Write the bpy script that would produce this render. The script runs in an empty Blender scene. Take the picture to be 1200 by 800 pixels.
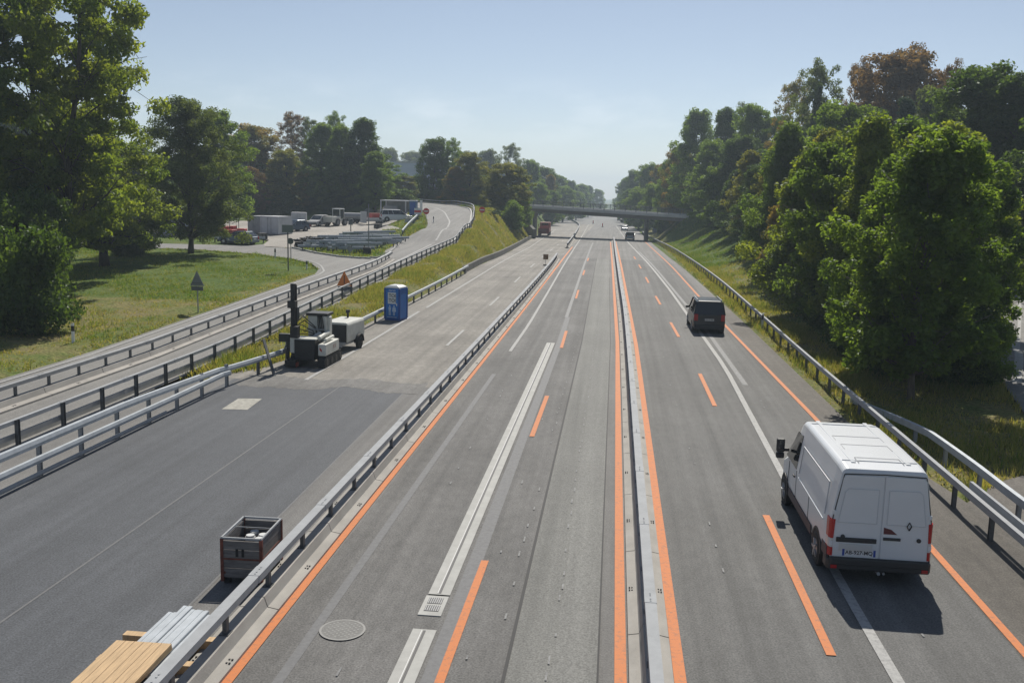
import bpy, bmesh, math, random
import numpy as np
from mathutils import Vector, Matrix
C = bpy.context.scene.collection
SC = bpy.context.scene
R = math.radians
# ------------------------------------------------------------------ camera
F, H, VP, RHO = 1110.0, 7.8, (722, 228), R(1.4)          # focal length (px of a 1200 px wide photo), height, vanishing point, roll
def _ab(u, v):
    a = (u-600)/F; b = (400-v)/F
    return a*math.cos(RHO)-b*math.sin(RHO), a*math.sin(RHO)+b*math.cos(RHO)
_va, _vb = _ab(*VP)
_p = math.atan(_vb); _psi = math.atan(_va*math.cos(_p))
FW = Vector((-math.sin(_psi)*math.cos(_p), math.cos(_psi)*math.cos(_p), -math.sin(_p)))
RT = Vector((math.cos(_psi), math.sin(_psi), 0))
UP = RT.cross(FW)
camd = bpy.data.cameras.new('camera'); cam = bpy.data.objects.new('camera', camd); C.objects.link(cam)
cx_ = RT*math.cos(RHO)+UP*math.sin(RHO); cy_ = -RT*math.sin(RHO)+UP*math.cos(RHO)
M = Matrix((cx_, cy_, -FW)).transposed().to_4x4(); M.translation = (0, 0, H)
cam.matrix_world = M
camd.sensor_width = 36; camd.lens = F/1200*36; camd.clip_end = 9000; camd.clip_start = .1
SC.camera = cam
# ------------------------------------------------------------------ light
SUN_EL, SUN_AZ = R(47), R(5)                               # azimuth measured from +Y towards +X
w = bpy.data.worlds.new("World"); SC.world = w; w.use_nodes = True
nt = w.node_tree; nt.nodes.clear()
out = nt.nodes.new('ShaderNodeOutputWorld'); bg = nt.nodes.new('ShaderNodeBackground')
sky = nt.nodes.new('ShaderNodeTexSky'); sky.sky_type = 'NISHITA'; sky.sun_disc = False
sky.sun_elevation = SUN_EL; sky.sun_rotation = SUN_AZ; sky.air_density = 0.9; sky.dust_density = 0.9; sky.ozone_density = 0.6; sky.altitude = 1500
bg.inputs[1].default_value = 0.08
# faint fair-weather clouds low in the sky ahead
geo = nt.nodes.new('ShaderNodeTexCoord')
sep = nt.nodes.new('ShaderNodeSeparateXYZ'); nt.links.new(geo.outputs['Generated'], sep.inputs[0])
mp = nt.nodes.new('ShaderNodeMapping'); mp.inputs['Scale'].default_value = (11, 11, 30); nt.links.new(geo.outputs['Generated'], mp.inputs[0])
nz = nt.nodes.new('ShaderNodeTexNoise'); nz.inputs['Scale'].default_value = 1.0; nz.inputs['Detail'].default_value = 7; nz.inputs['Roughness'].default_value = .55
nt.links.new(mp.outputs[0], nz.inputs[0])
rp = nt.nodes.new('ShaderNodeValToRGB'); rp.color_ramp.elements[0].position = .47; rp.color_ramp.elements[1].position = .66
nt.links.new(nz.outputs[0], rp.inputs[0])
band = nt.nodes.new('ShaderNodeValToRGB'); e = band.color_ramp.elements
e[0].position = .04; e[0].color = (0, 0, 0, 1); e[1].position = .12; e[1].color = (0, 0, 0, 1)
m_ = e.new(.075); m_.color = (1, 1, 1, 1)
nt.links.new(sep.outputs[2], band.inputs[0])
mul = nt.nodes.new('ShaderNodeMath'); mul.operation = 'MULTIPLY'; nt.links.new(rp.outputs[0], mul.inputs[0]); nt.links.new(band.outputs[0], mul.inputs[1])
mul2 = nt.nodes.new('ShaderNodeMath'); mul2.operation = 'MULTIPLY'; mul2.inputs[1].default_value = .16; nt.links.new(mul.outputs[0], mul2.inputs[0])
mixc = nt.nodes.new('ShaderNodeMix'); mixc.data_type = 'RGBA'; mixc.inputs[7].default_value = (15, 15.2, 15.4, 1)
hsv = nt.nodes.new('ShaderNodeHueSaturation'); hsv.inputs['Saturation'].default_value = .82; nt.links.new(sky.outputs[0], hsv.inputs['Color'])
nt.links.new(mul2.outputs[0], mixc.inputs[0]); nt.links.new(hsv.outputs[0], mixc.inputs[6])
nt.links.new(mixc.outputs[2], bg.inputs[0]); nt.links.new(bg.outputs[0], out.inputs[0])
sl = bpy.data.lights.new('sun', 'SUN'); sl.energy = 4.8; sl.angle = R(.5); sl.color = (1, .94, .84)
so = bpy.data.objects.new('sun', sl); C.objects.link(so)
sd = Vector((math.sin(SUN_AZ)*math.cos(SUN_EL), math.cos(SUN_AZ)*math.cos(SUN_EL), math.sin(SUN_EL)))
so.rotation_euler = sd.to_track_quat('Z', 'Y').to_euler(); so.location = (0, 0, 60)
SC.view_settings.view_transform = 'Standard'; SC.view_settings.look = 'None'; SC.view_settings.gamma = 1
SC.view_settings.exposure = 0.1
# ------------------------------------------------------------------ pixel helpers: where things of the photo stand on the ground
def _d(u, v):
    a, b = _ab(u, v); return FW+RT*a+UP*b
def atz(u, v, z=0):
    d = _d(u, v); t = (z-H)/d.z; return Vector((d.x*t, d.y*t, z))
def aty(u, v, Y):
    d = _d(u, v); t = Y/d.y; return Vector((d.x*t, Y, H+d.z*t))
# ------------------------------------------------------------------ height of the land
def ss(t): t = np.clip(t, 0, 1); return t*t*(3-2*t)
def zr(y): y = np.asarray(y, float); return np.where(y < 95, 0, np.where(y < 120, -.00024*(y-95)**2, -.012*(np.minimum(y, 900)-107.5)))
def shift(y):
    y = np.asarray(y, float)
    return np.where(y < 50, 0, np.where(y < 250, -.0085*(y-50), -1.7-.016*(y-250)))
def yd(y):
    y = np.asarray(y, float)
    return np.where(y < 40, 0, np.where(y < 85, .0245*(y-40), np.minimum(1.1+.023*(y-85), 4.2)))
RAMP = [(-19.6,-30,0),(-19.6,60,0),(-19.6,75,.4),(-19.8,88,.85),(-20.2,105,1.35),(-20.6,114,2.05),(-21.2,123,3.0),(-22.3,133,3.95),(-25.5,148,5.0),(-31.5,161,5.4),(-40,170,5.55),(-75,183,5.7)]
CREST = [(-21,123,2.9),(-20.5,140,4.2),(-20.5,160,4.9),(-21.5,198,5.1),(-45,206,5.4),(-90,214,5.5)]
RCREST = [(14,187,4.4),(60,170,5.0),(120,150,5.0)]
def near(x, y, pl):
    best = np.full(np.shape(x), 1e9); bz = np.zeros(np.shape(x))
    for (ax, ay, az), (bx, by, bz_) in zip(pl, pl[1:]):
        dx, dy = bx-ax, by-ay
        t = np.clip(((x-ax)*dx+(y-ay)*dy)/(dx*dx+dy*dy), 0, 1)
        d = np.hypot(x-ax-t*dx, y-ay-t*dy)
        m = d < best
        best = np.where(m, d, best); bz = np.where(m, az+t*(bz_-az), bz)
    return best, bz
def T(x, y):
    x = np.asarray(x, float); y = np.asarray(y, float)
    road = zr(y); far = ss((y-215)/120)
    foot = np.interp(y, [0, 36, 40, 64, 92, 101, 118, 178, 200, 300, 450, 700], [-15.8, -15.8, -14.6, -14.3, -14.6, -14.6, -14.3, -15.9, -16.5, -20.5, -24, -36])
    z = yd(y)*(1-far)+far*(zr(y)+1.5+5*ss((-22-x)/60))
    for pl, hw in ((RAMP, 3.4), (CREST, 4.2)):
        d, pz = near(x, y, pl)
        wgt = 1-ss((d-hw)/9)
        z = z+(np.maximum(pz, z)-z)*wgt
    lim = road+np.maximum(0, foot-x)*np.where(y < 60, 1.0, 1.15)
    z = np.minimum(z, lim)
    rb = np.interp(y, [0, 30, 50, 80, 120, 150, 200, 300, 600], [0, .1, .9, 2.3, 3.9, 4.3, 4.2, 3, 4])
    xe = 9.3+shift(y)
    zR = road+ss((x-xe-.4)/11)*(rb-np.minimum(road, 0)*0)
    d, pz = near(x, y, RCREST)
    zR = zR+(np.maximum(pz, zR)-zR)*(1-ss((d-4.2)/8))
    zR = np.minimum(zR, road+np.maximum(0, x-xe)*.9)
    zz = np.where(x > -8, zR, z)
    hills = 26*ss((y-520)/700)*ss((np.abs(x+18)-30)/160)
    return zz+hills
def Tz(x, y): return float(T(np.array([x]), np.array([y]))[0])
def onT(u, v):
    z = 0.
    for i in range(90):
        q = atz(u, v, z); z = .65*z+.35*Tz(q.x, q.y)
    return Vector((q.x, q.y, Tz(q.x, q.y)))
# ------------------------------------------------------------------ materials
def nmat(name):
    m = bpy.data.materials.new(name); m.use_nodes = True
    n = m.node_tree; b = n.nodes['Principled BSDF']
    return m, n, b
def mat(name, c, rough=.6, metal=0., var=.0, scale=3., spec=.5, bump=0., bscale=40., stretch=None, c2=None):
    m, n, b = nmat(name)
    b.inputs['Roughness'].default_value = rough; b.inputs['Metallic'].default_value = metal; b.inputs['Specular IOR Level'].default_value = spec
    b.inputs['Base Color'].default_value = (*c, 1)
    if var or c2 or bump:
        g = n.nodes.new('ShaderNodeNewGeometry'); mp = n.nodes.new('ShaderNodeMapping')
        n.links.new(g.outputs['Position'], mp.inputs[0])
        if stretch: mp.inputs['Scale'].default_value = stretch
    if var or c2:
        t = n.nodes.new('ShaderNodeTexNoise'); t.inputs['Scale'].default_value = scale; t.inputs['Detail'].default_value = 6; t.inputs['Roughness'].default_value = .65
        n.links.new(mp.outputs[0], t.inputs[0])
        r = n.nodes.new('ShaderNodeValToRGB'); r.color_ramp.elements[0].position = .32; r.color_ramp.elements[1].position = .68
        lo = c2 if c2 else tuple(max(0, k*(1-var)) for k in c); hi = c if c2 else tuple(k*(1+var) for k in c)
        r.color_ramp.elements[0].color = (*lo, 1); r.color_ramp.elements[1].color = (*hi, 1)
        n.links.new(t.outputs[0], r.inputs[0]); n.links.new(r.outputs[0], b.inputs['Base Color'])
    if bump:
        t2 = n.nodes.new('ShaderNodeTexNoise'); t2.inputs['Scale'].default_value = bscale; t2.inputs['Detail'].default_value = 4
        n.links.new(g.outputs['Position'], t2.inputs[0])
        bp = n.nodes.new('ShaderNodeBump'); bp.inputs['Strength'].default_value = bump; bp.inputs['Distance'].default_value = .02
        n.links.new(t2.outputs[0], bp.inputs['Height']); n.links.new(bp.outputs[0], b.inputs['Normal'])
    return m
def asphalt(name, c, streak=.12, blotch=.12, grain=.35, tint=(1, 1, 1), bump=.35):
    """aggregate grain, long wear streaks along the lanes, broad blotches, a few cracks"""
    m, n, b = nmat(name); b.inputs['Roughness'].default_value = .82; b.inputs['Specular IOR Level'].default_value = .35
    g = n.nodes.new('ShaderNodeNewGeometry')
    def noise(sc, stretch, det=5):
        mp = n.nodes.new('ShaderNodeMapping'); mp.inputs['Scale'].default_value = stretch
        n.links.new(g.outputs['Position'], mp.inputs[0])
        t = n.nodes.new('ShaderNodeTexNoise'); t.inputs['Scale'].default_value = sc; t.inputs['Detail'].default_value = det; t.inputs['Roughness'].default_value = .6
        n.links.new(mp.outputs[0], t.inputs[0]); return t.outputs[0]
    def rng(o, a):
        r = n.nodes.new('ShaderNodeMapRange'); r.inputs[1].default_value = .3; r.inputs[2].default_value = .7; r.inputs[3].default_value = 1-a; r.inputs[4].default_value = 1+a
        n.links.new(o, r.inputs[0]); return r.outputs[0]
    def mulm(a, bb):
        q = n.nodes.new('ShaderNodeMath'); q.operation = 'MULTIPLY'; n.links.new(a, q.inputs[0]); n.links.new(bb, q.inputs[1]); return q.outputs[0]
    gr = noise(28, (1, 1, 1), 6)
    v = mulm(mulm(rng(gr, grain), rng(noise(1.0, (2.2, .03, 1), 7), streak*1.5)), rng(noise(.28, (1, .6, 1), 7), blotch))
    v = mulm(v, rng(noise(4.5, (1, .5, 1), 4), blotch*.6))
    mx = n.nodes.new('ShaderNodeVectorMath'); mx.operation = 'SCALE'; mx.inputs[0].default_value = c
    n.links.new(v, mx.inputs['Scale']); n.links.new(mx.outputs[0], b.inputs['Base Color'])
    bp = n.nodes.new('ShaderNodeBump'); bp.inputs['Strength'].default_value = bump; bp.inputs['Distance'].default_value = .012
    n.links.new(gr, bp.inputs['Height']); n.links.new(bp.outputs[0], b.inputs['Normal'])
    return m
def paint(name, c, wear=.5, under=(.1, .1, .1)):
    """road paint, worn through in spots so that the asphalt colour shows"""
    m, n, b = nmat(name); b.inputs['Roughness'].default_value = .7; b.inputs['Specular IOR Level'].default_value = .3
    g = n.nodes.new('ShaderNodeNewGeometry')
    t = n.nodes.new('ShaderNodeTexNoise'); t.inputs['Scale'].default_value = 9; t.inputs['Detail'].default_value = 9; t.inputs['Roughness'].default_value = .75
    n.links.new(g.outputs['Position'], t.inputs[0])
    r = n.nodes.new('ShaderNodeValToRGB'); r.color_ramp.elements[0].position = max(.01, wear-.12); r.color_ramp.elements[1].position = min(.99, wear+.12)
    r.color_ramp.elements[0].color = (*under, 1); r.color_ramp.elements[1].color = (*c, 1)
    n.links.new(t.outputs[0], r.inputs[0]); n.links.new(r.outputs[0], b.inputs['Base Color'])
    return m
def leafmat(name, c1, c2, trans=.38):
    m = bpy.data.materials.new(name); m.use_nodes = True; n = m.node_tree; n.nodes.clear()
    o = n.nodes.new('ShaderNodeOutputMaterial'); at = n.nodes.new('ShaderNodeAttribute'); at.attribute_name = 'tone'
    r = n.nodes.new('ShaderNodeMix'); r.data_type = 'RGBA'; r.inputs[6].default_value = (*c1, 1); r.inputs[7].default_value = (*c2, 1)
    n.links.new(at.outputs['Fac'], r.inputs[0])
    d = n.nodes.new('ShaderNodeBsdfDiffuse'); t = n.nodes.new('ShaderNodeBsdfTranslucent'); gl = n.nodes.new('ShaderNodeBsdfGlossy')
    gl.inputs['Roughness'].default_value = .45; gl.inputs['Color'].default_value = (.5, .55, .5, 1)
    hs = n.nodes.new('ShaderNodeMix'); hs.data_type = 'RGBA'; hs.blend_type = 'MULTIPLY'; hs.inputs[0].default_value = 1; hs.inputs[7].default_value = (2.5, 2.3, .9, 1)
    n.links.new(r.outputs[2], d.inputs[0]); n.links.new(r.outputs[2], hs.inputs[6]); n.links.new(hs.outputs[2], t.inputs[0])
    m1 = n.nodes.new('ShaderNodeMixShader'); m1.inputs[0].default_value = trans; n.links.new(d.outputs[0], m1.inputs[1]); n.links.new(t.outputs[0], m1.inputs[2])
    m2 = n.nodes.new('ShaderNodeMixShader'); m2.inputs[0].default_value = .035; n.links.new(m1.outputs[0], m2.inputs[1]); n.links.new(gl.outputs[0], m2.inputs[2])
    n.links.new(m2.outputs[0], o.inputs[0]); return m
MT = dict(
 steel=mat('galvanised steel', (.33, .345, .36), .8, 0, .1, 2.5, bump=.05, bscale=12),
 steel_new=mat('new galvanised steel', (.40, .435, .47), .6, .15, .12, 3),
 steel_dull=mat('weathered steel', (.30, .31, .32), .6, .25, .14, 2),
 post=mat('dark steel post', (.10, .105, .11), .6, .2, .25, 4),
 concrete=mat('grey concrete', (.33, .315, .29), .85, 0, .16, 1.6, bump=.2, bscale=30, stretch=(1, .5, 1)),
 conc_light=mat('pale concrete', (.40, .40, .38), .8, 0, .12, 2.2),
 conc_edge=mat('pale skylit edge beam', (.55, .55, .54), .8, 0, .12, .6),  # paler than the deck: skylight on the fascia put into the colour
 conc_dark=mat('stained concrete', (.16, .155, .14), .9, 0, .3, .8, c2=(.09, .088, .08)),
 black=mat('black rubber', (.015, .015, .016), .75, 0, .25, 6),
 dark=mat('dark plastic', (.03, .031, .033), .55),
 glass=mat('dark vehicle glass', (.012, .016, .02), .06, 0, spec=.8),
 white_van=mat('white vehicle paint', (.68, .70, .72), .28, 0, .03, 1.2),
 rim=mat('silver rim', (.42, .43, .45), .35, .7),
 redlight=mat('red lamp lens', (.42, .02, .02), .2), whitelight=mat('clear lamp lens', (.62, .6, .58), .2),
 orange=paint('orange lane paint', (.57, .19, .06), .37, (.2, .13, .1)),
 white=paint('white lane paint', (.38, .38, .37), .42, (.2, .2, .2)),
 white_faint=paint('worn white paint', (.27, .275, .275), .50, (.155, .155, .157)),
 ghost=paint('blasted paint trace', (.17, .172, .175), .45, (.125, .126, .13)),
 seam=mat('tar seam', (.035, .035, .036), .8),
 wood=mat('new timber', (.52, .36, .2), .75, 0, .2, 2, stretch=(14, 1.2, 1)),
 oldwood=mat('weathered boards', (.16, .15, .145), .85, 0, .35, 3, stretch=(1, 1, 9)),
 rust=mat('rusty red steel', (.15, .045, .03), .8, 0, .5, 7),
 plate=mat('plate white', (.62, .62, .6), .4), ink=mat('black ink', (.012, .012, .015), .5),
 cabinblue=mat('blue plastic cabin', (.02, .17, .52), .45, 0, .08, 2), cabinblue2=mat('darker blue plastic', (.012, .075, .3), .45),
 roofwhite=mat('translucent white plastic', (.66, .68, .68), .4),
 machine=mat('off white machine paint', (.56, .56, .51), .45, 0, .12, 3), blackmetal=mat('black machine steel', (.02, .021, .022), .5, .2, .3, 5),
 red=mat('red paint', (.42, .03, .025), .4, 0, .1, 3), darkred=mat('dark red paint', (.30, .05, .03), .5, 0, .2, 2),
 signred=mat('sign red', (.55, .035, .03), .4), signwhite=mat('sign white', (.7, .7, .7), .45), signgrey=mat('sign back', (.2, .22, .23), .5, .3),
 signorange=mat('orange sign face', (.75, .22, .035), .5, 0, .06, 4), signdark=mat('dark sign plate', (.11, .12, .13), .5),
 carblack=mat('dark grey car paint', (.035, .038, .043), .25, .3), carsilver=mat('silver car paint', (.42, .44, .46), .3, .5), carwhite=mat('white car paint', (.68, .69, .7), .3), carblue=mat('blue grey car paint', (.06, .09, .13), .3, .2),
 contwhite=mat('white container', (.5, .51, .53), .6, 0, .1, 1.5), contblue=mat('blue tarpaulin', (.06, .14, .26), .6), contgrey=mat('grey container', (.27, .28, .29), .6, 0, .15, 2),
 hall=mat('blue grey sheet cladding', (.34, .38, .5), .6, 0, .08, .3), bark=mat('bark', (.055, .045, .036), .9, 0, .4, 5, stretch=(1, 1, .25)),
 bark_pale=mat('pale bark', (.12, .1, .08), .9, 0, .4, 5, stretch=(1, 1, .25)),
 bridge=mat('bridge concrete', (.24, .235, .225), .85, 0, .22, .5, stretch=(.5, .5, 2)), rail=mat('dark green grey railing', (.07, .08, .085), .5, .3),
 gravel=asphalt('gravel yard', (.30, .28, .25), .05, .2, .3),
)
A_MAIN = asphalt('asphalt', (0.155, 0.152, 0.147), .16, .14)
A_OLD = asphalt('old pale asphalt', (0.204, 0.192, 0.172), .16, .26)
A_NEW = asphalt('fresh dark asphalt', (0.090, 0.096, 0.106), .10, .12, .42)
A_MID = asphalt('worn lane asphalt', (0.130, 0.128, 0.124), .16, .22, .45)
A_PATCH = asphalt('pale resurfaced strip', (0.171, 0.172, 0.162), .14, .1, .42)
A_PATCH2 = asphalt('paler resurfaced strip', (0.186, 0.187, 0.177), .1, .08, .42)
A_RIGHT = asphalt('right lane asphalt', (0.120, 0.120, 0.117), .18, .16, .42)
A_SHOULDER = asphalt('brownish shoulder asphalt', (0.107, 0.098, 0.086), .1, .25, .4)
A_RAMP = asphalt('ramp asphalt', (0.204, 0.200, 0.191), .1, .12)
# ------------------------------------------------------------------ mesh builder
class MB:
    def __init__(s, o=(0, 0, 0)): s.v = []; s.f = []; s.o = Vector(o); s.mi = []; s.cur = 0
    def add(s, vs, fs):
        k = len(s.v); s.v += [Vector(p)-s.o for p in vs]; s.f += [tuple(i+k for i in q) for q in fs]; s.mi += [s.cur]*len(fs)
    def box(s, c, d, rz=0, rx=0, ry=0):
        m = Matrix.Rotation(rz, 3, 'Z') @ Matrix.Rotation(ry, 3, 'Y') @ Matrix.Rotation(rx, 3, 'X'); c = Vector(c)
        vs = [c+m @ Vector((sx*d[0]/2, sy*d[1]/2, sz*d[2]/2)) for sx in (-1, 1) for sy in (-1, 1) for sz in (-1, 1)]
        s.add(vs, [(0, 1, 3, 2), (4, 6, 7, 5), (0, 4, 5, 1), (2, 3, 7, 6), (0, 2, 6, 4), (1, 5, 7, 3)]); return s
    def loft(s, loops, cap=True, closed=True):
        n = len(loops[0]); vs = [p for l in loops for p in l]; fs = []
        for i in range(len(loops)-1):
            for j in range(n if closed else n-1):
                a = i*n+j; b = i*n+(j+1) % n
                fs.append((a, b, b+n, a+n))
        if cap and closed: fs += [tuple(range(n))[::-1], tuple(range((len(loops)-1)*n, len(loops)*n))]
        s.add(vs, fs); return s
    def tube(s, pts, r, n=8, cap=True):
        pts = [Vector(p) for p in pts]; rs = r if isinstance(r, (list, tuple)) else [r]*len(pts); loops = []
        for i, p in enumerate(pts):
            t = (pts[min(i+1, len(pts)-1)]-pts[max(i-1, 0)]).normalized()
            a = t.cross(Vector((0, 0, 1)) if abs(t.z) < .9 else Vector((1, 0, 0))).normalized(); b = t.cross(a)
            loops.append([p+(a*math.cos(k*2*math.pi/n)+b*math.sin(k*2*math.pi/n))*rs[i] for k in range(n)])
        return s.loft(loops, cap)
    def bar(s, p, q, w, h):
        p = Vector(p); q = Vector(q); t = (q-p).normalized()
        a = t.cross(Vector((0, 0, 1)) if abs(t.z) < .95 else Vector((0, 1, 0))).normalized(); b = a.cross(t)
        return s.loft([[c+a*x*w/2+b*y*h/2 for x, y in ((-1, -1), (1, -1), (1, 1), (-1, 1))] for c in (p, q)])
    def prism(s, pts, ax, t0, t1):
        """polygon in the plane across axis ax, thickened from t0 to t1"""
        def mk(p, t):
            return {'x': (t, p[0], p[1]), 'y': (p[0], t, p[1]), 'z': (p[0], p[1], t)}[ax]
        return s.loft([[mk(p, t0) for p in pts], [mk(p, t1) for p in pts]])
    def build(s, name, m, parent=None, bevel=0, smooth=False, loc=None):
        me = bpy.data.meshes.new(name); me.from_pydata([tuple(p) for p in s.v], [], s.f)
        for q in (m if isinstance(m, (list, tuple)) else [m]): me.materials.append(q)
        if s.cur or any(s.mi): me.polygons.foreach_set('material_index', s.mi)
        bm = bmesh.new(); bm.from_mesh(me); bmesh.ops.recalc_face_normals(bm, faces=bm.faces); bm.to_mesh(me); bm.free()
        if smooth:
            for p in me.polygons: p.use_smooth = True
        o = bpy.data.objects.new(name, me); C.objects.link(o)
        if parent: o.parent = parent
        if loc is not None: o.location = loc
        elif not parent: o.location = s.o
        if bevel:
            b = o.modifiers.new('bevel', 'BEVEL'); b.width = bevel; b.segments = 2; b.limit_method = 'ANGLE'; b.angle_limit = R(35)
        return o
def thing(name, label, cat, loc=(0, 0, 0), rotz=0, group=None):
    o = bpy.data.objects.new(name, None); C.objects.link(o); o.location = loc; o.rotation_euler = (0, 0, rotz); o.empty_display_size = .3
    o['label'] = label; o['category'] = cat
    if group: o['group'] = group
    return o
def tag(o, label, cat, group=None):
    o['label'] = label; o['category'] = cat
    if group: o['group'] = group
    return o
def struct(o, kind='structure'): o['kind'] = kind; return o
def dup(root, loc, rotz=None, label=None, scale=None, group=None):
    r = root.copy(); C.objects.link(r); r.location = loc
    if rotz is not None: r.rotation_euler = (0, 0, rotz)
    if label: r['label'] = label
    if group: r['group'] = group
    if scale: r.scale = scale
    for ch in list(root.children):
        c = ch.copy(); C.objects.link(c); c.parent = r
        for g in ch.children:
            d = g.copy(); C.objects.link(d); d.parent = c
    return r
def child_copy(o, parent, loc, rz=0):
    c = o.copy(); C.objects.link(c); c.parent = parent; c.location = loc; c.rotation_euler = (0, 0, rz); return c
def text_mesh(name, body, size, m, parent, loc, rot):
    cu = bpy.data.curves.new('t', 'FONT'); cu.body = body; cu.size = size; cu.align_x = 'CENTER'; cu.align_y = 'CENTER'; cu.extrude = .004; cu.offset = size*.012
    to = bpy.data.objects.new('t', cu); C.objects.link(to)
    me = bpy.data.meshes.new_from_object(to.evaluated_get(bpy.context.evaluated_depsgraph_get())); me.name = name
    bpy.data.objects.remove(to); me.materials.clear(); me.materials.append(m)
    o = bpy.data.objects.new(name, me); C.objects.link(o); o.parent = parent; o.location = loc; o.rotation_euler = rot; return o
def resample(path, step):
    """points every `step` metres along a polyline of (x, y, z)"""
    P = [Vector(p) for p in path]; out = [P[0]]; acc = 0
    for a, b in zip(P, P[1:]):
        L = (b-a).length; t = step-acc
        while t <= L: out.append(a.lerp(b, t/L)); t += step
        acc = (acc+L) % step
    return out
def smooth_path(path, step=2.):
    P = [Vector(p) for p in path]; P = [P[0]*2-P[1]]+P+[P[-1]*2-P[-2]]; out = []
    for i in range(1, len(P)-2):
        n = max(2, int((P[i+1]-P[i]).length/step))
        for k in range(n):
            t = k/n; a, b, c, d = P[i-1], P[i], P[i+1], P[i+2]
            out.append(.5*((2*b)+(c-a)*t+(2*a-5*b+4*c-d)*t*t+(3*b-a-3*c+d)*t**3))
    return out+[P[-2]]
def tang(pts, i):
    t = pts[min(i+1, len(pts)-1)]-pts[max(i-1, 0)]; t = Vector((t.x, t.y, 0)); return t.normalized()
def sweep(mb, pts, prof, cap=True):
    loops = []
    for i, p in enumerate(pts):
        t = tang(pts, i); n = Vector((t.y, -t.x, 0))
        loops.append([p+n*x+Vector((0, 0, z)) for x, z in prof])
    return mb.loft(loops, cap)
def rect(x0, x1, z0, z1): return [(x0, z0), (x1, z0), (x1, z1), (x0, z1)]
rnd = random.Random(7)
# ------------------------------------------------------------------ the ground
def pip(x, y, poly):
    ins = np.zeros(np.shape(x), bool); n = len(poly); j = n-1
    for i in range(n):
        xi, yi = poly[i][:2]; xj, yj = poly[j][:2]
        c = ((yi > y) != (yj > y)) & (x < (xj-xi)*(y-yi)/((yj-yi) if yj != yi else 1e-9)+xi)
        ins ^= c; j = i
    return ins
LANE_R = [(-21.1, -14), (-21.1, 60), (-20.9, 74), (-20.9, 82), (-21.0, 90)]
LANE = [(-23.9, -14), (-23.9, 66), (-24.0, 74.5), (-24.8, 78), (-26.8, 82.4), (-29.8, 86), (-35, 89.8), (-43, 92.6), (-58, 92.2), (-95, 90), (-95, 95), (-60, 97), (-45.3, 98.3), (-39.2, 98.5), (-38.3, 101), (-37, 98), (-33.4, 97.0), (-29.4, 92.3), (-26.2, 89.6), (-23.6, 88.6), (-21.3, 91)]+LANE_R[::-1]
YARD = [(-39.2, 98.8), (-38.3, 101), (-40, 107.3), (-46, 108.5), (-75, 109), (-75, 134), (-50, 145), (-43.5, 160), (-40, 172), (-34, 169), (-31.5, 164), (-32.6, 160), (-32, 146), (-31, 137), (-31.4, 130), (-28, 122), (-27, 119), (-31, 121), (-33.3, 113.5), (-34.4, 107), (-33.6, 97.3), (-36.5, 98.4)]
RAMP_L = [(-21.1, -14), (-21.1, 70), (-20.9, 82), (-21.6, 89), (-23.6, 96), (-24.6, 105), (-25.0, 112), (-24.2, 116), (-24.6, 124), (-26.6, 133), (-29.6, 145), (-35.0, 157.5), (-42, 165.5), (-76, 178)]
RAMP_R = [(-17.0, -14), (-17.6, 70), (-17.9, 82), (-17.9, 89), (-18.1, 96), (-18.2, 105), (-18.3, 112), (-18.35, 116), (-18.6, 124), (-19.5, 133), (-22.4, 149.5), (-28.5, 165), (-38.5, 174.5), (-75, 188)]
RROAD = [(9.8, 12), (12.9, 26), (15.1, 35), (19, 52), (23.2, 70), (32.4, 110), (37.6, 110), (28.4, 70), (24.2, 52), (20.3, 35), (15, 12)]
VERGE = [(9.2, -14), (22, -14), (17.5, 20), (15.2, 27.5), (13.0, 28.8), (11, 27.2), (9.4, 25)]
def left_foot(y): return np.interp(y, [-14, 36, 38.5, 45, 64, 92, 101, 118, 178, 200, 300, 450, 700, 900], [-17.2, -17.2, -14.9, -14.2, -14.1, -14.4, -14.4, -14.1, -15.7, -16.2, -20.2, -23.5, -36, -50])
def right_edge(y): return np.interp(y, [-14, 24, 28, 34, 60, 130, 170, 230, 900], [9.9, 9.9, 9.0, 8.55, 8.4, 7.3, 6.9, 6.6, 4])
xs = np.unique(np.concatenate([np.arange(-60, 40, 1.25), np.linspace(-160, -60, 26), np.linspace(40, 140, 26), np.linspace(-900, -160, 26), np.linspace(140, 900, 26)]))
ys = np.unique(np.concatenate([np.arange(-30, 200, 1.25), np.linspace(200, 400, 50), np.linspace(400, 1000, 40), np.linspace(1000, 3200, 20)]))
X, Y = np.meshgrid(xs, ys, indexing='ij')
Z = T(X, Y)
rng = np.random.default_rng(3)
road_mask = (X > left_foot(Y)-.3) & (X < right_edge(Y)+.1)
for poly in (LANE, YARD, RAMP_L+RAMP_R[::-1], RROAD, VERGE): road_mask |= pip(X, Y, poly)
Z = Z+np.where(road_mask, 0, rng.normal(0, .03, Z.shape))-np.where(road_mask, .22, 0)
nx, ny = len(xs), len(ys)
verts = np.stack([X, Y, Z], -1).reshape(-1, 3)
idx = np.arange(nx*ny).reshape(nx, ny)
quads = np.stack([idx[:-1, :-1], idx[1:, :-1], idx[1:, 1:], idx[:-1, 1:]], -1).reshape(-1, 4)
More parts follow.
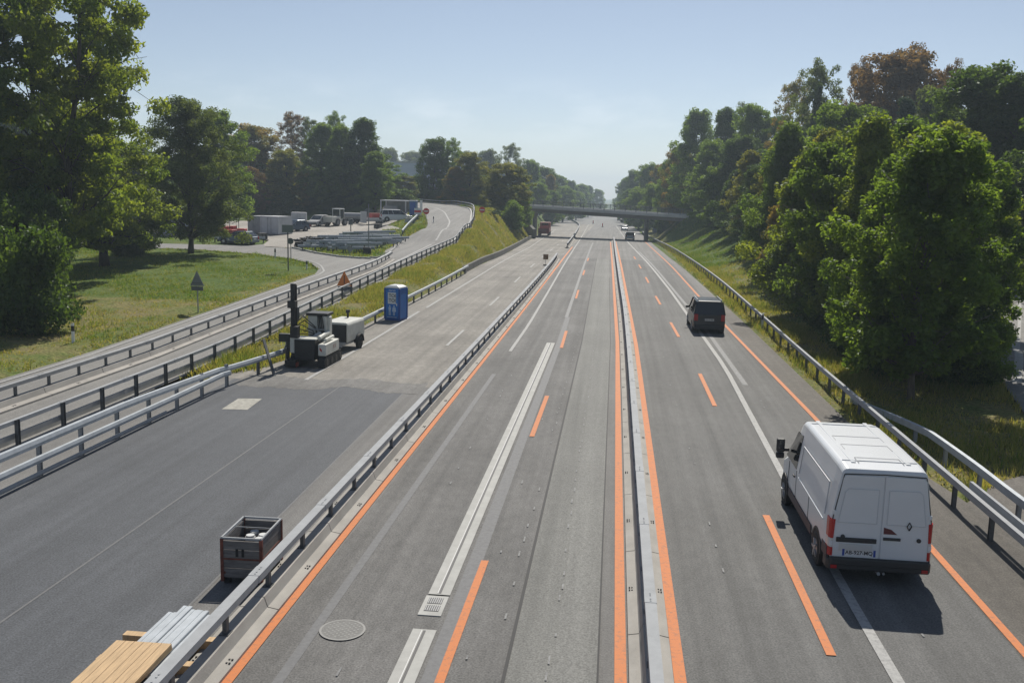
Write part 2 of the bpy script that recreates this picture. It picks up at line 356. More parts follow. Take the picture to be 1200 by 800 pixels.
def np_mesh(name, verts, quads, m, tone=None, smooth=False):
    me = bpy.data.meshes.new(name); k = quads.shape[1]
    me.vertices.add(len(verts)); me.vertices.foreach_set('co', verts.astype(np.float32).ravel())
    me.loops.add(quads.size); me.loops.foreach_set('vertex_index', quads.astype(np.int32).ravel())
    me.polygons.add(len(quads)); me.polygons.foreach_set('loop_start', np.arange(0, quads.size, k, dtype=np.int32))
    if smooth: me.polygons.foreach_set('use_smooth', np.ones(len(quads), bool))
    me.materials.append(m); me.update(calc_edges=True)
    if tone is not None:
        a = me.attributes.new('tone', 'FLOAT', 'POINT'); a.data.foreach_set('value', tone.astype(np.float32))
    return me
def grassmat():
    m, n, b = nmat('grass ground'); b.inputs['Roughness'].default_value = .95; b.inputs['Specular IOR Level'].default_value = .1
    at = n.nodes.new('ShaderNodeAttribute'); at.attribute_name = 'tone'
    g = n.nodes.new('ShaderNodeNewGeometry')
    t = n.nodes.new('ShaderNodeTexNoise'); t.inputs['Scale'].default_value = .45; t.inputs['Detail'].default_value = 8; t.inputs['Roughness'].default_value = .7
    n.links.new(g.outputs['Position'], t.inputs[0])
    ad = n.nodes.new('ShaderNodeMath'); ad.operation = 'MULTIPLY_ADD'; ad.inputs[1].default_value = 1.5; ad.inputs[2].default_value = -.75; n.links.new(t.outputs[0], ad.inputs[0])
    a2 = n.nodes.new('ShaderNodeMath'); a2.operation = 'ADD'; n.links.new(ad.outputs[0], a2.inputs[0]); n.links.new(at.outputs['Fac'], a2.inputs[1])
    r = n.nodes.new('ShaderNodeValToRGB'); e = r.color_ramp.elements
    e[0].position = 0; e[0].color = (.06, .115, .022, 1); e[1].position = 1; e[1].color = (.19, .155, .09, 1)
    k = e.new(.4); k.color = (.11, .15, .038, 1); k = e.new(.7); k.color = (.2, .18, .075, 1)
    n.links.new(a2.outputs[0], r.inputs[0])
    t2 = n.nodes.new('ShaderNodeTexNoise'); t2.inputs['Scale'].default_value = 7; t2.inputs['Detail'].default_value = 6
    n.links.new(g.outputs['Position'], t2.inputs[0])
    mr = n.nodes.new('ShaderNodeMapRange'); mr.inputs[1].default_value = .3; mr.inputs[2].default_value = .7; mr.inputs[3].default_value = .55; mr.inputs[4].default_value = 1.35
    n.links.new(t2.outputs[0], mr.inputs[0])
    sc = n.nodes.new('ShaderNodeVectorMath'); sc.operation = 'SCALE'; n.links.new(r.outputs[0], sc.inputs[0]); n.links.new(mr.outputs[0], sc.inputs['Scale'])
    n.links.new(sc.outputs[0], b.inputs['Base Color'])
    bp = n.nodes.new('ShaderNodeBump'); bp.inputs['Strength'].default_value = .8; bp.inputs['Distance'].default_value = .12
    n.links.new(t2.outputs[0], bp.inputs['Height']); n.links.new(bp.outputs[0], b.inputs['Normal'])
    return m
def dryness(x, y):
    d = np.full(np.shape(x), .35)
    d = np.where((x < -13.5) & (x > -18.2), .58, d)                      # bank by the motorway
    d = np.where((x < -15) & (x > -24) & (y > 110) & (y < 200), .62, d)
    d = np.where((x < -23) & (y < 96), .30, d)                            # left island
    d = np.where((x < -23) & (x > -25.6) & (y < 76), .55, d)              # its edge
    d = np.where((x < -26) & (y < 58), .62, d)
    d = np.where((x > 8) & (x < 10.6), .62, d)
    d = np.where((x >= 10.6) & (y < 60), .66, d)
    d = np.where((x >= 10.6) & (y >= 60) & (y < 105), .56, d)
    d = np.where((x >= 9.6) & (y >= 105) & (y < 190), .22, d)
    d = np.where((x > 26) & (y < 130), .15, d)
    return d
GM = grassmat()
go = bpy.data.objects.new('ground', np_mesh('ground', verts, quads, GM, dryness(X, Y).ravel(), True)); C.objects.link(go); struct(go)
# ------------------------------------------------------------------ the roads
def sheet(name, xl, xr, y0, y1, layer, m, step=4., kind=True, sh=False):
    """a strip of road surface between two edges (numbers or functions of y), `layer` times 4 mm above the road bed"""
    n = max(1, int((y1-y0)/step)); vs = []; fs = []
    for i in range(n+1):
        y = y0+(y1-y0)*i/n; a = xl(y) if callable(xl) else xl+(float(shift(y)) if sh else 0); b = xr(y) if callable(xr) else xr+(float(shift(y)) if sh else 0)
        z = float(zr(y))+layer*.004
        vs += [(a, y, z), (b, y, z)]
        if i: k = 2*i; fs.append((k-2, k-1, k+1, k))
    mb = MB(); mb.add(vs, fs); o = mb.build(name, m); struct(o); return o
sheet('motorway', lambda y: float(left_foot(y)), lambda y: float(right_edge(y)), -14, 900, 0, A_MAIN)
sheet('road_surface', lambda y: float(left_foot(y))+.02, -6.7, 36.6, 330, 1, A_OLD)
mb = MB(); re_ = random.Random(12); vs = []
for k in range(61): x = -15.2+k*(-7.9+15.2)/60; vs.append((x, 36.4+re_.uniform(-.08, .08)+.2*math.sin(x*1.1), .005))
mb.add([(-15.2, -14, .005), (-7.25, -14, .005)]+vs[::-1], [tuple(range(63))]); struct(mb.build('road_surface', A_NEW))
sheet('road_surface', -5.7, -1.5, -14, 118, 1, A_MID)
sheet('road_surface', -1.47, -.72, -14, 118, 2, A_PATCH, sh=True)
sheet('road_surface', -.72, .02, -14, 118, 3, A_PATCH2, sh=True)
sheet('road_surface', 1.3, 7.4, -14, 118, 1, A_RIGHT, sh=True)
sheet('road_surface', 7.35, lambda y: float(right_edge(y))-.02, -14, 74, 2, A_SHOULDER)
sheet('asphalt_seam', -1.53, -1.47, -14, 118, 4, MT['seam'], sh=True)
sheet('asphalt_seam', .0, .035, -14, 90, 4, MT['seam'], sh=True)
sheet('asphalt_seam', lambda y: -7.64-.013*(y-14), lambda y: -7.59-.013*(y-14), -14, 36.4, 2, MT['ghost'])
def line(name, x, wd, y0, y1, m, layer=5, step=4.):
    f = x if callable(x) else (lambda y: x+float(shift(y)))
    return sheet(name, lambda y: f(y)-wd/2, lambda y: f(y)+wd/2, y0, y1, layer, m, step)
def orL(y): return float(np.interp(y, [0, 60, 105, 150, 190], [-5.84, -5.86, -6.0, -6.5, -7.1]))
line('orange_lane_line', orL, .2, -14, 150, MT['orange'])
line('orange_lane_line', .39, .2, -14, 175, MT['orange'])
line('orange_lane_line', 1.36, .2, -14, 178, MT['orange'])
line('orange_lane_line', lambda y: float(np.interp(y, [-14, 34, 59, 120, 190], [7.47, 7.47, 6.99, 6.4, 5.7])), .17, -14, 180, MT['orange'])
DASH = [(-4.5, -1.1), (2.9, 6.3)]
for a, b in [(1.5, 6.5), (15.89, 23.2), (35.59, 42.17), (53.2, 59.3), (69, 74.8), (86, 92), (103, 109), (120, 126)]:
    line('orange_lane_dash', lambda y: float(np.interp(y, [10, 42, 75, 130], [4.03, 4.03, 3.4, 2.6])), .17, a, b, MT['orange'])
for a, b in [(-6, -.5), (14.1-6.2, 19.12), (29.7, 36), (47.7, 53.8), (71, 77.4), (92, 98), (113, 119)]:
    line('orange_lane_dash', lambda y: float(np.interp(y, [10, 36, 77, 130], [-2.53, -2.35, -2.74, -3.2])), .16, a, b, MT['orange'])
line('white_lane_line', lambda y: float(np.interp(y, [-14, 20, 44, 80, 172, 330], [4.95, 4.93, 5.35, 4.8, 2.6, .3])), .2, -14, 330, MT['white'])
line('white_lane_line', lambda y: float(np.interp(y, [40, 60, 90, 140], [5.75, 5.6, 4.9, 3.7])), .22, 40, 140, MT['white_faint'], 3)
line('white_lane_line', lambda y: float(np.interp(y, [-14, 56, 73, 110, 187, 330], [-5.12, -4.87, -5.05, -5.5, -6.6, -9])), .16, 46, 330, MT['white'])
line('white_lane_line', lambda y: float(np.interp(y, [-14, 56], [-5.15, -4.87])), .18, -14, 40, MT['ghost'], 3)
line('white_lane_line', -2.66, .3, -14, 60, MT['ghost'], 3)
line('white_lane_line', -2.75, .22, 60, 170, MT['white_faint'], 3)
line('white_lane_line', -12.3, .17, 36.9, 60, MT['white'])
line('white_lane_line', lambda y: float(np.interp(y, [60, 143, 250], [-12.3, -12.7, -15.4])), .17, 62, 250, MT['white'])
for k in range(-2, 14):
    y = 46.95+k*17.6
    if y > 40: line('white_lane_dash', -8.25, .15, y, y+5.6, MT['white'])
line('white_lane_dash', -10.6, .05, -10, 36, MT['ghost'], 3)
# short white tick marks along the old seams
mb = MB(); r2 = random.Random(3)
for x0, dy in ((-1.75, 1.15), (-.78, .8), (2.6, 1.3), (5.9, 1.7), (-4.15, 1.6), (-2.2, 1.4)):
    y = 8
    while y < 85:
        L = r2.uniform(.1, .32); x = x0+r2.uniform(-.04, .04)+float(shift(y))
        if r2.random() < (.75 if x0 in (-1.75, -.78) else .3): mb.add([(x-.018, y, .0225), (x+.018, y, .0225), (x+.018, y+L, .0225), (x-.018, y+L, .0225)], [(0, 1, 2, 3)])
        y += dy*r2.uniform(.6, 1.4)
struct(mb.build('lane_tick_marks', MT['white_faint']))
mb = MB(); re_ = random.Random(5); lo_ = []; hi_ = []
for k in range(50): x = -14.9+k*(-7.3+14.9)/49; lo_.append((x, 35.4+re_.uniform(-.12, .12)+.35*math.sin(x*1.1)+.2*math.sin(x*2.3), .0095)); hi_.append((x, 37.4+re_.uniform(-.15, .15)+.3*math.sin(x*1.7), .0095))
for k in range(49): mb.add([lo_[k], lo_[k+1], hi_[k+1], hi_[k]], [(0, 1, 2, 3)])
struct(mb.build('road_surface', asphalt('dusty joint asphalt', (.145, .142, .136), .12, .3)))
# pale repair patch in the closed carriageway
mb = MB(); mb.add([(-13.5, 31.3, .012), (-12.6, 31.4, .012), (-12.75, 33.2, .012), (-13.6, 33.05, .012)], [(0, 1, 2, 3)])
struct(mb.build('repair_patch', mat('pale patch', (.36, .35, .31), .9, 0, .3, 5)))
# left ramp, turning lane, junction and yard
def loft_sheet(name, L, Rr, dz, m):
    a = smooth_path([(x, y, 0) for x, y in L], 2.); b = smooth_path([(x, y, 0) for x, y in Rr], 2.)
    def at(pl, n):
        ln = [0]
        for p, q in zip(pl, pl[1:]): ln.append(ln[-1]+(q-p).length)
        return [Vector((np.interp(ln[-1]*i/n, ln, [p.x for p in pl]), np.interp(ln[-1]*i/n, ln, [p.y for p in pl]), 0)) for i in range(n+1)]
    n = 120; A = at(a, n); B = at(b, n); vs = []; fs = []; K = 5
    for i in range(n+1):
        for k in range(K):
            p = A[i].lerp(B[i], k/(K-1)); vs.append((p.x, p.y, Tz(p.x, p.y)+dz))
        if i:
            for k in range(K-1): q = i*K+k; fs.append((q-K, q-K+1, q+1, q))
    mb = MB(); mb.add(vs, fs); return struct(mb.build(name, m))
def poly_sheet(name, poly, dz, m, cell=2.5):
    """flat polygon filled with a fine triangulation that follows the land"""
    bm = bmesh.new(); vs = [bm.verts.new((p[0], p[1], 0)) for p in poly]; f = bm.faces.new(vs)
    bmesh.ops.triangulate(bm, faces=[f])
    xs_ = np.arange(min(p[0] for p in poly), max(p[0] for p in poly), cell); ys_ = np.arange(min(p[1] for p in poly), max(p[1] for p in poly), cell)
    for c in xs_: bmesh.ops.bisect_plane(bm, geom=bm.verts[:]+bm.edges[:]+bm.faces[:], plane_co=(c, 0, 0), plane_no=(1, 0, 0))
    for c in ys_: bmesh.ops.bisect_plane(bm, geom=bm.verts[:]+bm.edges[:]+bm.faces[:], plane_co=(0, c, 0), plane_no=(0, 1, 0))
    z = T(np.array([v.co.x for v in bm.verts]), np.array([v.co.y for v in bm.verts]))
    for v, zz in zip(bm.verts, z): v.co.z = zz+dz
    bmesh.ops.recalc_face_normals(bm, faces=bm.faces)
    me = bpy.data.meshes.new(name); bm.to_mesh(me); bm.free(); me.materials.append(m)
    o = bpy.data.objects.new(name, me); C.objects.link(o); return struct(o)
loft_sheet('ramp_road', RAMP_L, RAMP_R, .012, A_RAMP)
poly_sheet('turning_lane', LANE, .006, A_RAMP)
poly_sheet('yard_ground', YARD, .002, MT['gravel'])
poly_sheet('side_road', RROAD, .006, A_RAMP)
poly_sheet('verge_pavement', VERGE, .011, A_SHOULDER, 3)
def ground_line(name, pts, wd, dz, m):
    P = smooth_path([(x, y, 0) for x, y in pts], 1.5); vs = []; fs = []
    for i, p in enumerate(P):
        t = tang(P, i); n = Vector((t.y, -t.x, 0))
        for s in (-1, 1): q = p+n*s*wd/2; vs.append((q.x, q.y, Tz(q.x, q.y)+dz))
        if i: k = 2*i; fs.append((k-2, k-1, k+1, k))
    mb = MB(); mb.add(vs, fs); return struct(mb.build(name, m))
ground_line('white_lane_line', [(-20.3, 62), (-20.1, 84), (-20.6, 100), (-21.2, 115), (-22.2, 127), (-23.6, 133.5), (-26.2, 143.5), (-31, 154)], .2, .022, MT['white'])
ground_line('white_lane_line', [(-18.2, 60), (-18.3, 84), (-18.6, 100), (-18.7, 115), (-19.1, 127), (-20, 133.5), (-23.2, 149.5), (-29.3, 164.5)], .15, .022, MT['white_faint'])
ground_line('white_lane_line', [(-23.5, 20), (-23.5, 66), (-23.6, 74.7), (-24.5, 78.3), (-26.5, 82.8), (-29.6, 86.5)], .16, .03, MT['white'])
ground_line('white_lane_line', [(27.9, 68.5), (25.2, 61.5), (21, 51), (16.9, 41)], .18, .02, MT['white'])
ground_line('white_lane_line', [(22.4, 57), (20.6, 51.8), (19.5, 47.2), (17, 41)], .35, .022, MT['white'])
ground_line('white_lane_line', [(28, 70.3), (26.2, 63), (24.2, 58)], .15, .024, MT['white'])
# kerb stones of the junction island
mb = MB()
for k, p in enumerate(resample([(-33.4, 96.9, 0), (-29.4, 92.1, 0), (-26.2, 89.3, 0), (-23.6, 88.2, 0), (-22.2, 90.5, 0), (-24.2, 105.6, 0)], 1.05)):
    mb.box((p.x, p.y, Tz(p.x, p.y)+.07), (.95, .22, .16), [-.85, -.55, -.4, .9, 1.7, 1.7][min(5, k//5)])
struct(mb.build('kerb', MT['conc_light']))
# ------------------------------------------------------------------ barriers and guardrails
def zpath(path, f=None, extra=0): return [Vector((x, y, (Tz(x, y) if f is None else float(f(y)))+extra)) for x, y in path]
def post_set(root, o, pts, step, proto, first=0.6):
    P = resample(pts, step/8); k = 0
    idxs = list(range(int(first/(step/8)), len(P), 8))
    for i in idxs:
        p = P[i]; t = tang(P, i); rz = math.atan2(-t.x, t.y)
        if k == 0: proto.parent = root; proto.location = p-o; proto.rotation_euler = (0, 0, rz)
        else: child_copy(proto, root, p-o, rz)
        k += 1
def box_beam(root, o, pts, w_, z0, z1, m, name='rail', off=0, seg=4.0):
    mb = MB(o); sweep(mb, pts, rect(off-w_/2, off+w_/2, z0, z1))
    q = resample(pts, seg)
    for i, p in enumerate(q):          # bolted sleeves where two lengths of rail meet
        if i % 1 == 0 and 0 < i < len(q)-1:
            t = tang(q, i); n = Vector((t.y, -t.x, 0))
            sweep(mb, [p-t*.22, p+t*.22], rect(off-w_/2-.006, off+w_/2+.006, z0-.006, z1+.006))
            for d in (-.15, -.07, .07, .15): mb.box(p+n*off+t*d+Vector((0, 0, z1+.01)), (.028, .028, .012))
    return mb.build(name, m, root)
def grounded(pts): return [Vector((p.x, p.y, Tz(p.x, p.y)+.008)) for p in pts]
def step_barrier(name, label, path, group, half=.37, land=False, rail_m=None):
    pts = smooth_path(path, 3.); pts = grounded(pts) if land else pts; o = Vector(path[0]); root = thing(name, label, 'crash barrier', o, 0, group)
    # concrete foot in four metre lengths with open joints
    prof = [(-half, 0), (-half, .075), (-.17, .11), (-.105, .30), (.105, .30), (.17, .11), (half, .075), (half, 0)]
    mb = MB(o); q = resample(pts, .5); n = 8
    for i in range(0, len(q)-1, n):
        s = q[i:i+n+1]
        if len(s) < 2: continue
        a = [s[0].lerp(s[1], .03)]+s[1:-1]+[s[-1].lerp(s[-2], .03)]
        sweep(mb, a, prof)
    mb.cur = 1
    for i in range(0, len(q)-1, n):
        t = tang(q, i); nn = Vector((t.y, -t.x, 0))
        mb.loft([[q[i]+nn*x+t*dy+Vector((0, 0, z)) for x, z in ((-half*.97, .003), (-half*.97, .06), (-.1, .09), (.1, .09), (half*.97, .06), (half*.97, .003))] for dy in (-.02, .02)])
        for s in (-1, 1):
            for dx in (.26, .31):
                for dy in (1.9, 2.02):
                    if i+n < len(q):
                        p = q[i].lerp(q[i+n], dy/4); mb.box(p+nn*s*dx+Vector((0, 0, .098)), (.028, .028, .02))
    mb.build('concrete_foot', [MT['concrete'], MT['seam']], root)
    box_beam(root, o, pts, .2, .67, .80, rail_m or MT['steel'])
    pm = MB(); pm.box((0, 0, .485), (.075, .11, .37)); pm.box((0, 0, .31), (.16, .2, .02)); pr = pm.build('post', MT['post'], None, loc=(0, 0, 0))
    post_set(root, o, pts, 2.0, pr)
    return root
step_barrier('roadworks_barrier', 'long grey steel beam barrier on a concrete foot separating the closed carriageway with the crate', zpath([(-6.28, -8), (-6.28, 60), (-6.42, 95), (-6.75, 114)], zr), 'steel beam barriers on concrete feet')
step_barrier('roadworks_barrier', 'short far curved barrier between the carriageways near and under the bridge', zpath([(-7.1, 145), (-8.2, 200), (-9.6, 255), (-11.2, 300), (-14, 345), (-19, 410)], zr), 'steel beam barriers on concrete feet')
step_barrier('median_barrier', 'straight grey steel beam barrier between the two long orange lines', zpath([(.875, -8), (.875, 50), (.6, 82), (.2, 130), (-.15, 186)], zr), 'steel beam barriers on concrete feet', .36)
step_barrier('ramp_barrier', 'grey beam barrier on concrete between the ramp and the turning lane on the left', zpath([(-20.65, -8), (-20.65, 50), (-20.4, 70), (-20.3, 80), (-20.9, 88)]), 'steel beam barriers on concrete feet', .42, True, rail_m=MT['steel_dull'])
def ipost(h, w_=.1, d=.12, m='post', flange=.012):
    mb = MB(); mb.box((0, -d/2, h/2), (w_, flange, h)); mb.box((0, d/2, h/2), (w_, flange, h)); mb.box((0, 0, h/2), (flange, d-flange*1.2, h)); return mb.build('post', MT[m], None, loc=(0, 0, 0))
# double rail fence along the ramp
fp = grounded(smooth_path(zpath([(-17.3, -8), (-17.3, 36), (-17.7, 60), (-18.1, 84), (-18.3, 105), (-18.45, 116), (-18.75, 124), (-19.7, 133), (-22.6, 149.8), (-28.7, 165.3), (-38.7, 174.8), (-52, 181), (-75, 188.3)]), 2.))
o = fp[0]; root = thing('rail_fence', 'long dark post fence with two steel rails following the ramp up round its bend', 'guardrail', o)
box_beam(root, o, fp, .12, .70, .82, MT['steel'], 'top_rail', -.1)
box_beam(root, o, fp, .07, .26, .40, MT['steel_dull'], 'lower_rail', -.1)
mb = MB(o); sweep(mb, fp, rect(-.62, -.38, 0, .13)); mb.build('concrete_kerb', MT['conc_light'], root)
post_set(root, o, fp, 2.35, ipost(.82))
# guardrail along the closed carriageway: doubled and heavier near the camera, single farther on
gp = smooth_path([Vector((x, y, 0)) for x, y in [(-15.0, -8), (-15.0, 30), (-14.85, 35), (-14.2, 41), (-13.75, 47), (-13.72, 62), (-13.75, 75), (-14.0, 91)]], 2.)
o = gp[0].copy(); root = thing('guardrail', 'bright galvanised guardrail left of the dark asphalt, doubled near the camera', 'guardrail', o)
hz = lambda y: float(np.interp(y, [0, 28, 38, 60], [.98, .92, .62, .60]))
def rail_var(mb, pts, x, hw, hh, zf):
    loops = []
    for i, p in enumerate(pts):
        t = tang(pts, i); n = Vector((t.y, -t.x, 0)); z = zf(p.y)
        loops.append([p+n*(x+a)+Vector((0, 0, z+b)) for a, b in ((-hw, -hh), (hw*.6, -hh), (hw, 0), (hw*.6, hh), (-hw, hh))])
    mb.loft(loops)
mb = MB(o); rail_var(mb, gp, .0, .07, .10, hz); mb.build('upper_rail', MT['steel_new'], root)
gp2 = [p for p in gp if p.y < 35.5]
mb = MB(o); rail_var(mb, gp2, .17, .06, .085, lambda y: float(np.interp(y, [0, 30, 36], [.56, .53, .58]))); mb.build('lower_rail', MT['steel_new'], root)
mb = MB(o); rail_var(mb, [p for p in gp if p.y < 31], .1, .03, .05, lambda y: .13); mb.build('foot_rail', MT['steel'], root)
pr = ipost(1.0, .1, .1, 'steel_dull'); pr.scale.z = .9
post_set(root, o, gp2, 2.0, pr, 1.2)
pr2 = ipost(.6, .1, .1, 'post'); post_set(root, o, [p for p in gp if p.y >= 35.5], 2.7, pr2, 1.0)
# low wall at the foot of the bank
wp = smooth_path([Vector((x, y, float(zr(y)))) for x, y in [(-14.25, 90.5), (-14.3, 104), (-14.1, 118), (-14.7, 145), (-15.3, 165), (-15.7, 180)]], 3.)
mb = MB(wp[0]); sweep(mb, wp, [(-.2, -.1), (.12, -.1), (.08, .62), (-.2, .62)])
tag(mb.build('retaining_wall', MT['conc_dark']), 'low dark stained concrete wall at the foot of the grass bank before the bridge', 'wall')
wp = smooth_path([Vector((x, y, z)) for x, y, z in [(-15.2, 181, .0), (-17.5, 186.5, 1.6), (-20.5, 192, 3.7)]], 2.)
mb = MB(wp[0]); sweep(mb, wp, [(-.3, -1.6), (.3, -1.6), (.3, .9), (-.3, .9)])
tag(mb.build('wing_wall', MT['conc_dark']), 'dark sloping concrete wing wall running up the bank left of the bridge pier', 'wall')
# right hand guardrails
rp_ = smooth_path([Vector((x, y, float(zr(y)))) for x, y in [(9.05, -8), (9.05, 40), (9.2, 60), (9.25, 90), (8.7, 135), (7.7, 172), (7.0, 195), (6.6, 232)]], 3.)
o = rp_[0].copy(); root = thing('guardrail', 'pale grey guardrail on dark posts along the right edge of the motorway', 'guardrail', o)
mb = MB(o); rail_var(mb, rp_, -.04, .075, .085, lambda y: .70); mb.build('rail', MT['steel'], root)
mb = MB(o); rail_var(mb, [p for p in rp_ if p.y < 25], .12, .05, .10, lambda y: .82); mb.build('back_rail', MT['steel'], root)
post_set(root, o, rp_, 2.45, ipost(.68, .1, .1, 'post'), 1.2)
sp_ = smooth_path([Vector((x, y, 0)) for x, y in [(11.2, 2), (10.5, 14), (10.1, 22), (10.1, 27), (9.95, 32), (9.5, 37.5)]], 1.)
o = sp_[0].copy(); root = thing('guardrail', 'short second guardrail behind the van, ramping out of the ground by the trees', 'guardrail', o)
mb = MB(o); rail_var(mb, sp_, 0, .08, .1, lambda y: float(np.interp(y, [0, 30, 37.5], [.74, .68, .1]))); mb.build('rail', MT['steel_new'], root)
post_set(root, o, [p for p in sp_ if p.y < 33], 2.6, ipost(.68, .1, .1, 'steel_dull'), .8)
# ------------------------------------------------------------------ the bridge
BL, BR = Vector((-46, 209.6, 6.0)), Vector((62, 168, 2.7))
ax = Vector((BR.x-BL.x, BR.y-BL.y, 0)).normalized(); nn = Vector((ax.y, -ax.x, 0))        # nn points towards the camera
def bz(s): p = BL.lerp(BR, s); return p
root = thing('road_bridge', 'low concrete road bridge with post and rail parapets crossing the motorway', 'bridge', (-4, 193, 0)); o = Vector((-4, 193, 0))
mb = MB(o)
S = [.22+.02*i for i in range(30)]
for s_ in (0,):
    loops = []
    for s in S:
        p = bz(s)+Vector((0, 0, -.25))
        loops.append([p+nn*x+Vector((0, 0, z)) for x, z in ((-4.6, 0), (4.6, 0), (4.6, -.16), (3.5, -.24), (3.3, -.92), (-3.3, -.92), (-3.5, -.24), (-4.6, -.16))])
    mb.loft(loops)
mb.build('deck', MT['bridge'], root)
for sd_ in (-1, 1):
    mb = MB(o); mb.loft([[bz(s)+nn*(4.45*sd_+x)+Vector((0, 0, z)) for x, z in ((-.2, -.44), (.2, -.44), (.2, .12), (-.2, .12))] for s in S]); mb.build('edge_beam', MT['conc_edge'], root)
    for z0, z1 in ((.55, .62), (1.0, 1.09)):
        mb = MB(o); mb.loft([[bz(s)+nn*(4.45*sd_+x)+Vector((0, 0, z)) for x, z in ((-.06, z0), (.06, z0), (.06, z1), (-.06, z1))] for s in S]); mb.build('handrail', MT['rail'], root)
    mb = MB(); mb.box((0, 0, .58), (.1, .08, .94)); pr = mb.build('railing_post', MT['rail'], root, loc=(0, 0, 0)); k = 0
    L = (BR-BL).length
    for i in range(28):
        s = .23+i*2.2/L
        p = bz(s)+nn*4.45*sd_
        if i == 0: pr.location = p-o; pr.rotation_euler.z = math.atan2(ax.y, ax.x)
        else: child_copy(pr, root, p-o, math.atan2(ax.y, ax.x))
mb = MB(o); mb.loft([[bz(s)+nn*x+Vector((0, 0, z)) for x, z in ((-4.2, -.24), (4.2, -.24), (4.2, -.2), (-4.2, -.2))] for s in S]); mb.build('carriageway', MT['conc_light'], root)
for px, sgn in ((-16.6, 1), (6.2, 1)):
    s = (px-BL.x)/(BR.x-BL.x); p = bz(s); zt = p.z-1.2; zb = float(zr(p.y))-.1
    mb = MB(o)
    mb.loft([[p+Vector((.42*math.cos(a), 2.6*math.sin(a), z-p.z)) for a in [k*math.pi/12 for k in range(24)]] for z in (zb, zt+.1)])
    mb.build('pier', MT['bridge'], root)
for s in (.205, .635):
    p = bz(s); mb = MB(o); mb.loft([[p+nn*x+ax*y+Vector((0, 0, z)) for x, y in ((-4.5, -.9), (4.5, -.9), (4.5, .9), (-4.5, .9))] for z in (-4.5, -.26)]); mb.build('abutment', MT['bridge'], root)
# industrial hall behind the trees
hp = Vector((-81, 350, 0)); root = thing('industrial_hall', 'large blue grey flat roofed hall half hidden behind the trees', 'building', hp); mb = MB(hp)
mb.box((-80, 362, 7), (26, 24, 21)); mb.build('wall', MT['hall'], root)
mb = MB(hp); mb.box((-48, 366, 7.2), (36, 26, 19.6)); mb.build('wall', mat('hall cladding pale', (.4, .44, .52), .6, 0, .06, .3), root)
mb = MB(hp); mb.box((-80, 362, 17.7), (26.4, 24.4, .5)); mb.box((-48, 366, 17.15), (36.4, 26.4, .5)); mb.build('roof', MT['contgrey'], root)
for x in (-55, -41): mb = MB(hp); mb.box((x, 357, 17.7), (5, 3, .7)); mb.build('skylight', MT['roofwhite'], root)
mb = MB(hp); mb.box((-66.9, 356, 13), (.4, .4, 8)); mb.build('downpipe', MT['dark'], root)
# ------------------------------------------------------------------ the hazy air
mb = MB(); mb.box((0, 1590, 25), (1840, 3260, 76))
hm = bpy.data.materials.new('haze air'); hm.use_nodes = True; n_ = hm.node_tree; n_.nodes.clear()
ho = n_.nodes.new('ShaderNodeOutputMaterial'); hv = n_.nodes.new('ShaderNodeVolumePrincipled')
hv.inputs['Color'].default_value = (.72, .86, 1, 1); hv.inputs['Density'].default_value = .00052; hv.inputs['Anisotropy'].default_value = .3
n_.links.new(hv.outputs[0], ho.inputs['Volume'])
struct(mb.build('haze', hm), 'stuff')
# ------------------------------------------------------------------ trees, shrubs and grass
LEAF = dict(
 green=leafmat('leaf green', (.055, .10, .02), (.12, .18, .036), .58),
 yellow=leafmat('leaf yellow green', (.065, .11, .018), (.165, .20, .032), .58),
 grey=leafmat('leaf grey green', (.050, .078, .028), (.105, .135, .052), .48),
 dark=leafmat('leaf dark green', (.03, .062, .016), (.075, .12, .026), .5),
 brown=leafmat('leaf dry brown', (.10, .072, .045), (.175, .112, .072), .4),
 mixed=leafmat('leaf green turning', (.065, .09, .02), (.20, .135, .045), .5),
 blue=leafmat('needle blue green', (.03, .06, .04), (.06, .095, .06), .2),
 olive=leafmat('leaf olive', (.065, .09, .02), (.17, .165, .038), .55),
)
def prof_round(t): return max(.12, 1-((t-.42)/.62)**2)**.5
def prof_cone(t): return max(.06, (1-t)**.75)*(.55+.45*min(1, t/.15))
def prof_col(t): return max(.1, (1-abs(t-.45)**2.2*3.4))**.6*(1 if t < .85 else .8)
def prof_egg(t): return max(.1, 1-((t-.33)/.7)**2)**.55
def prof_broad(t): return max(.15, 1-((t-.5)/.56)**2)**.42
def prof_point(t): return max(.07, (1-t)**.62)*(.5+.5*min(1, t/.22))
def prof_bush(t): return max(.15, 1-(t/1.05)**2)**.5
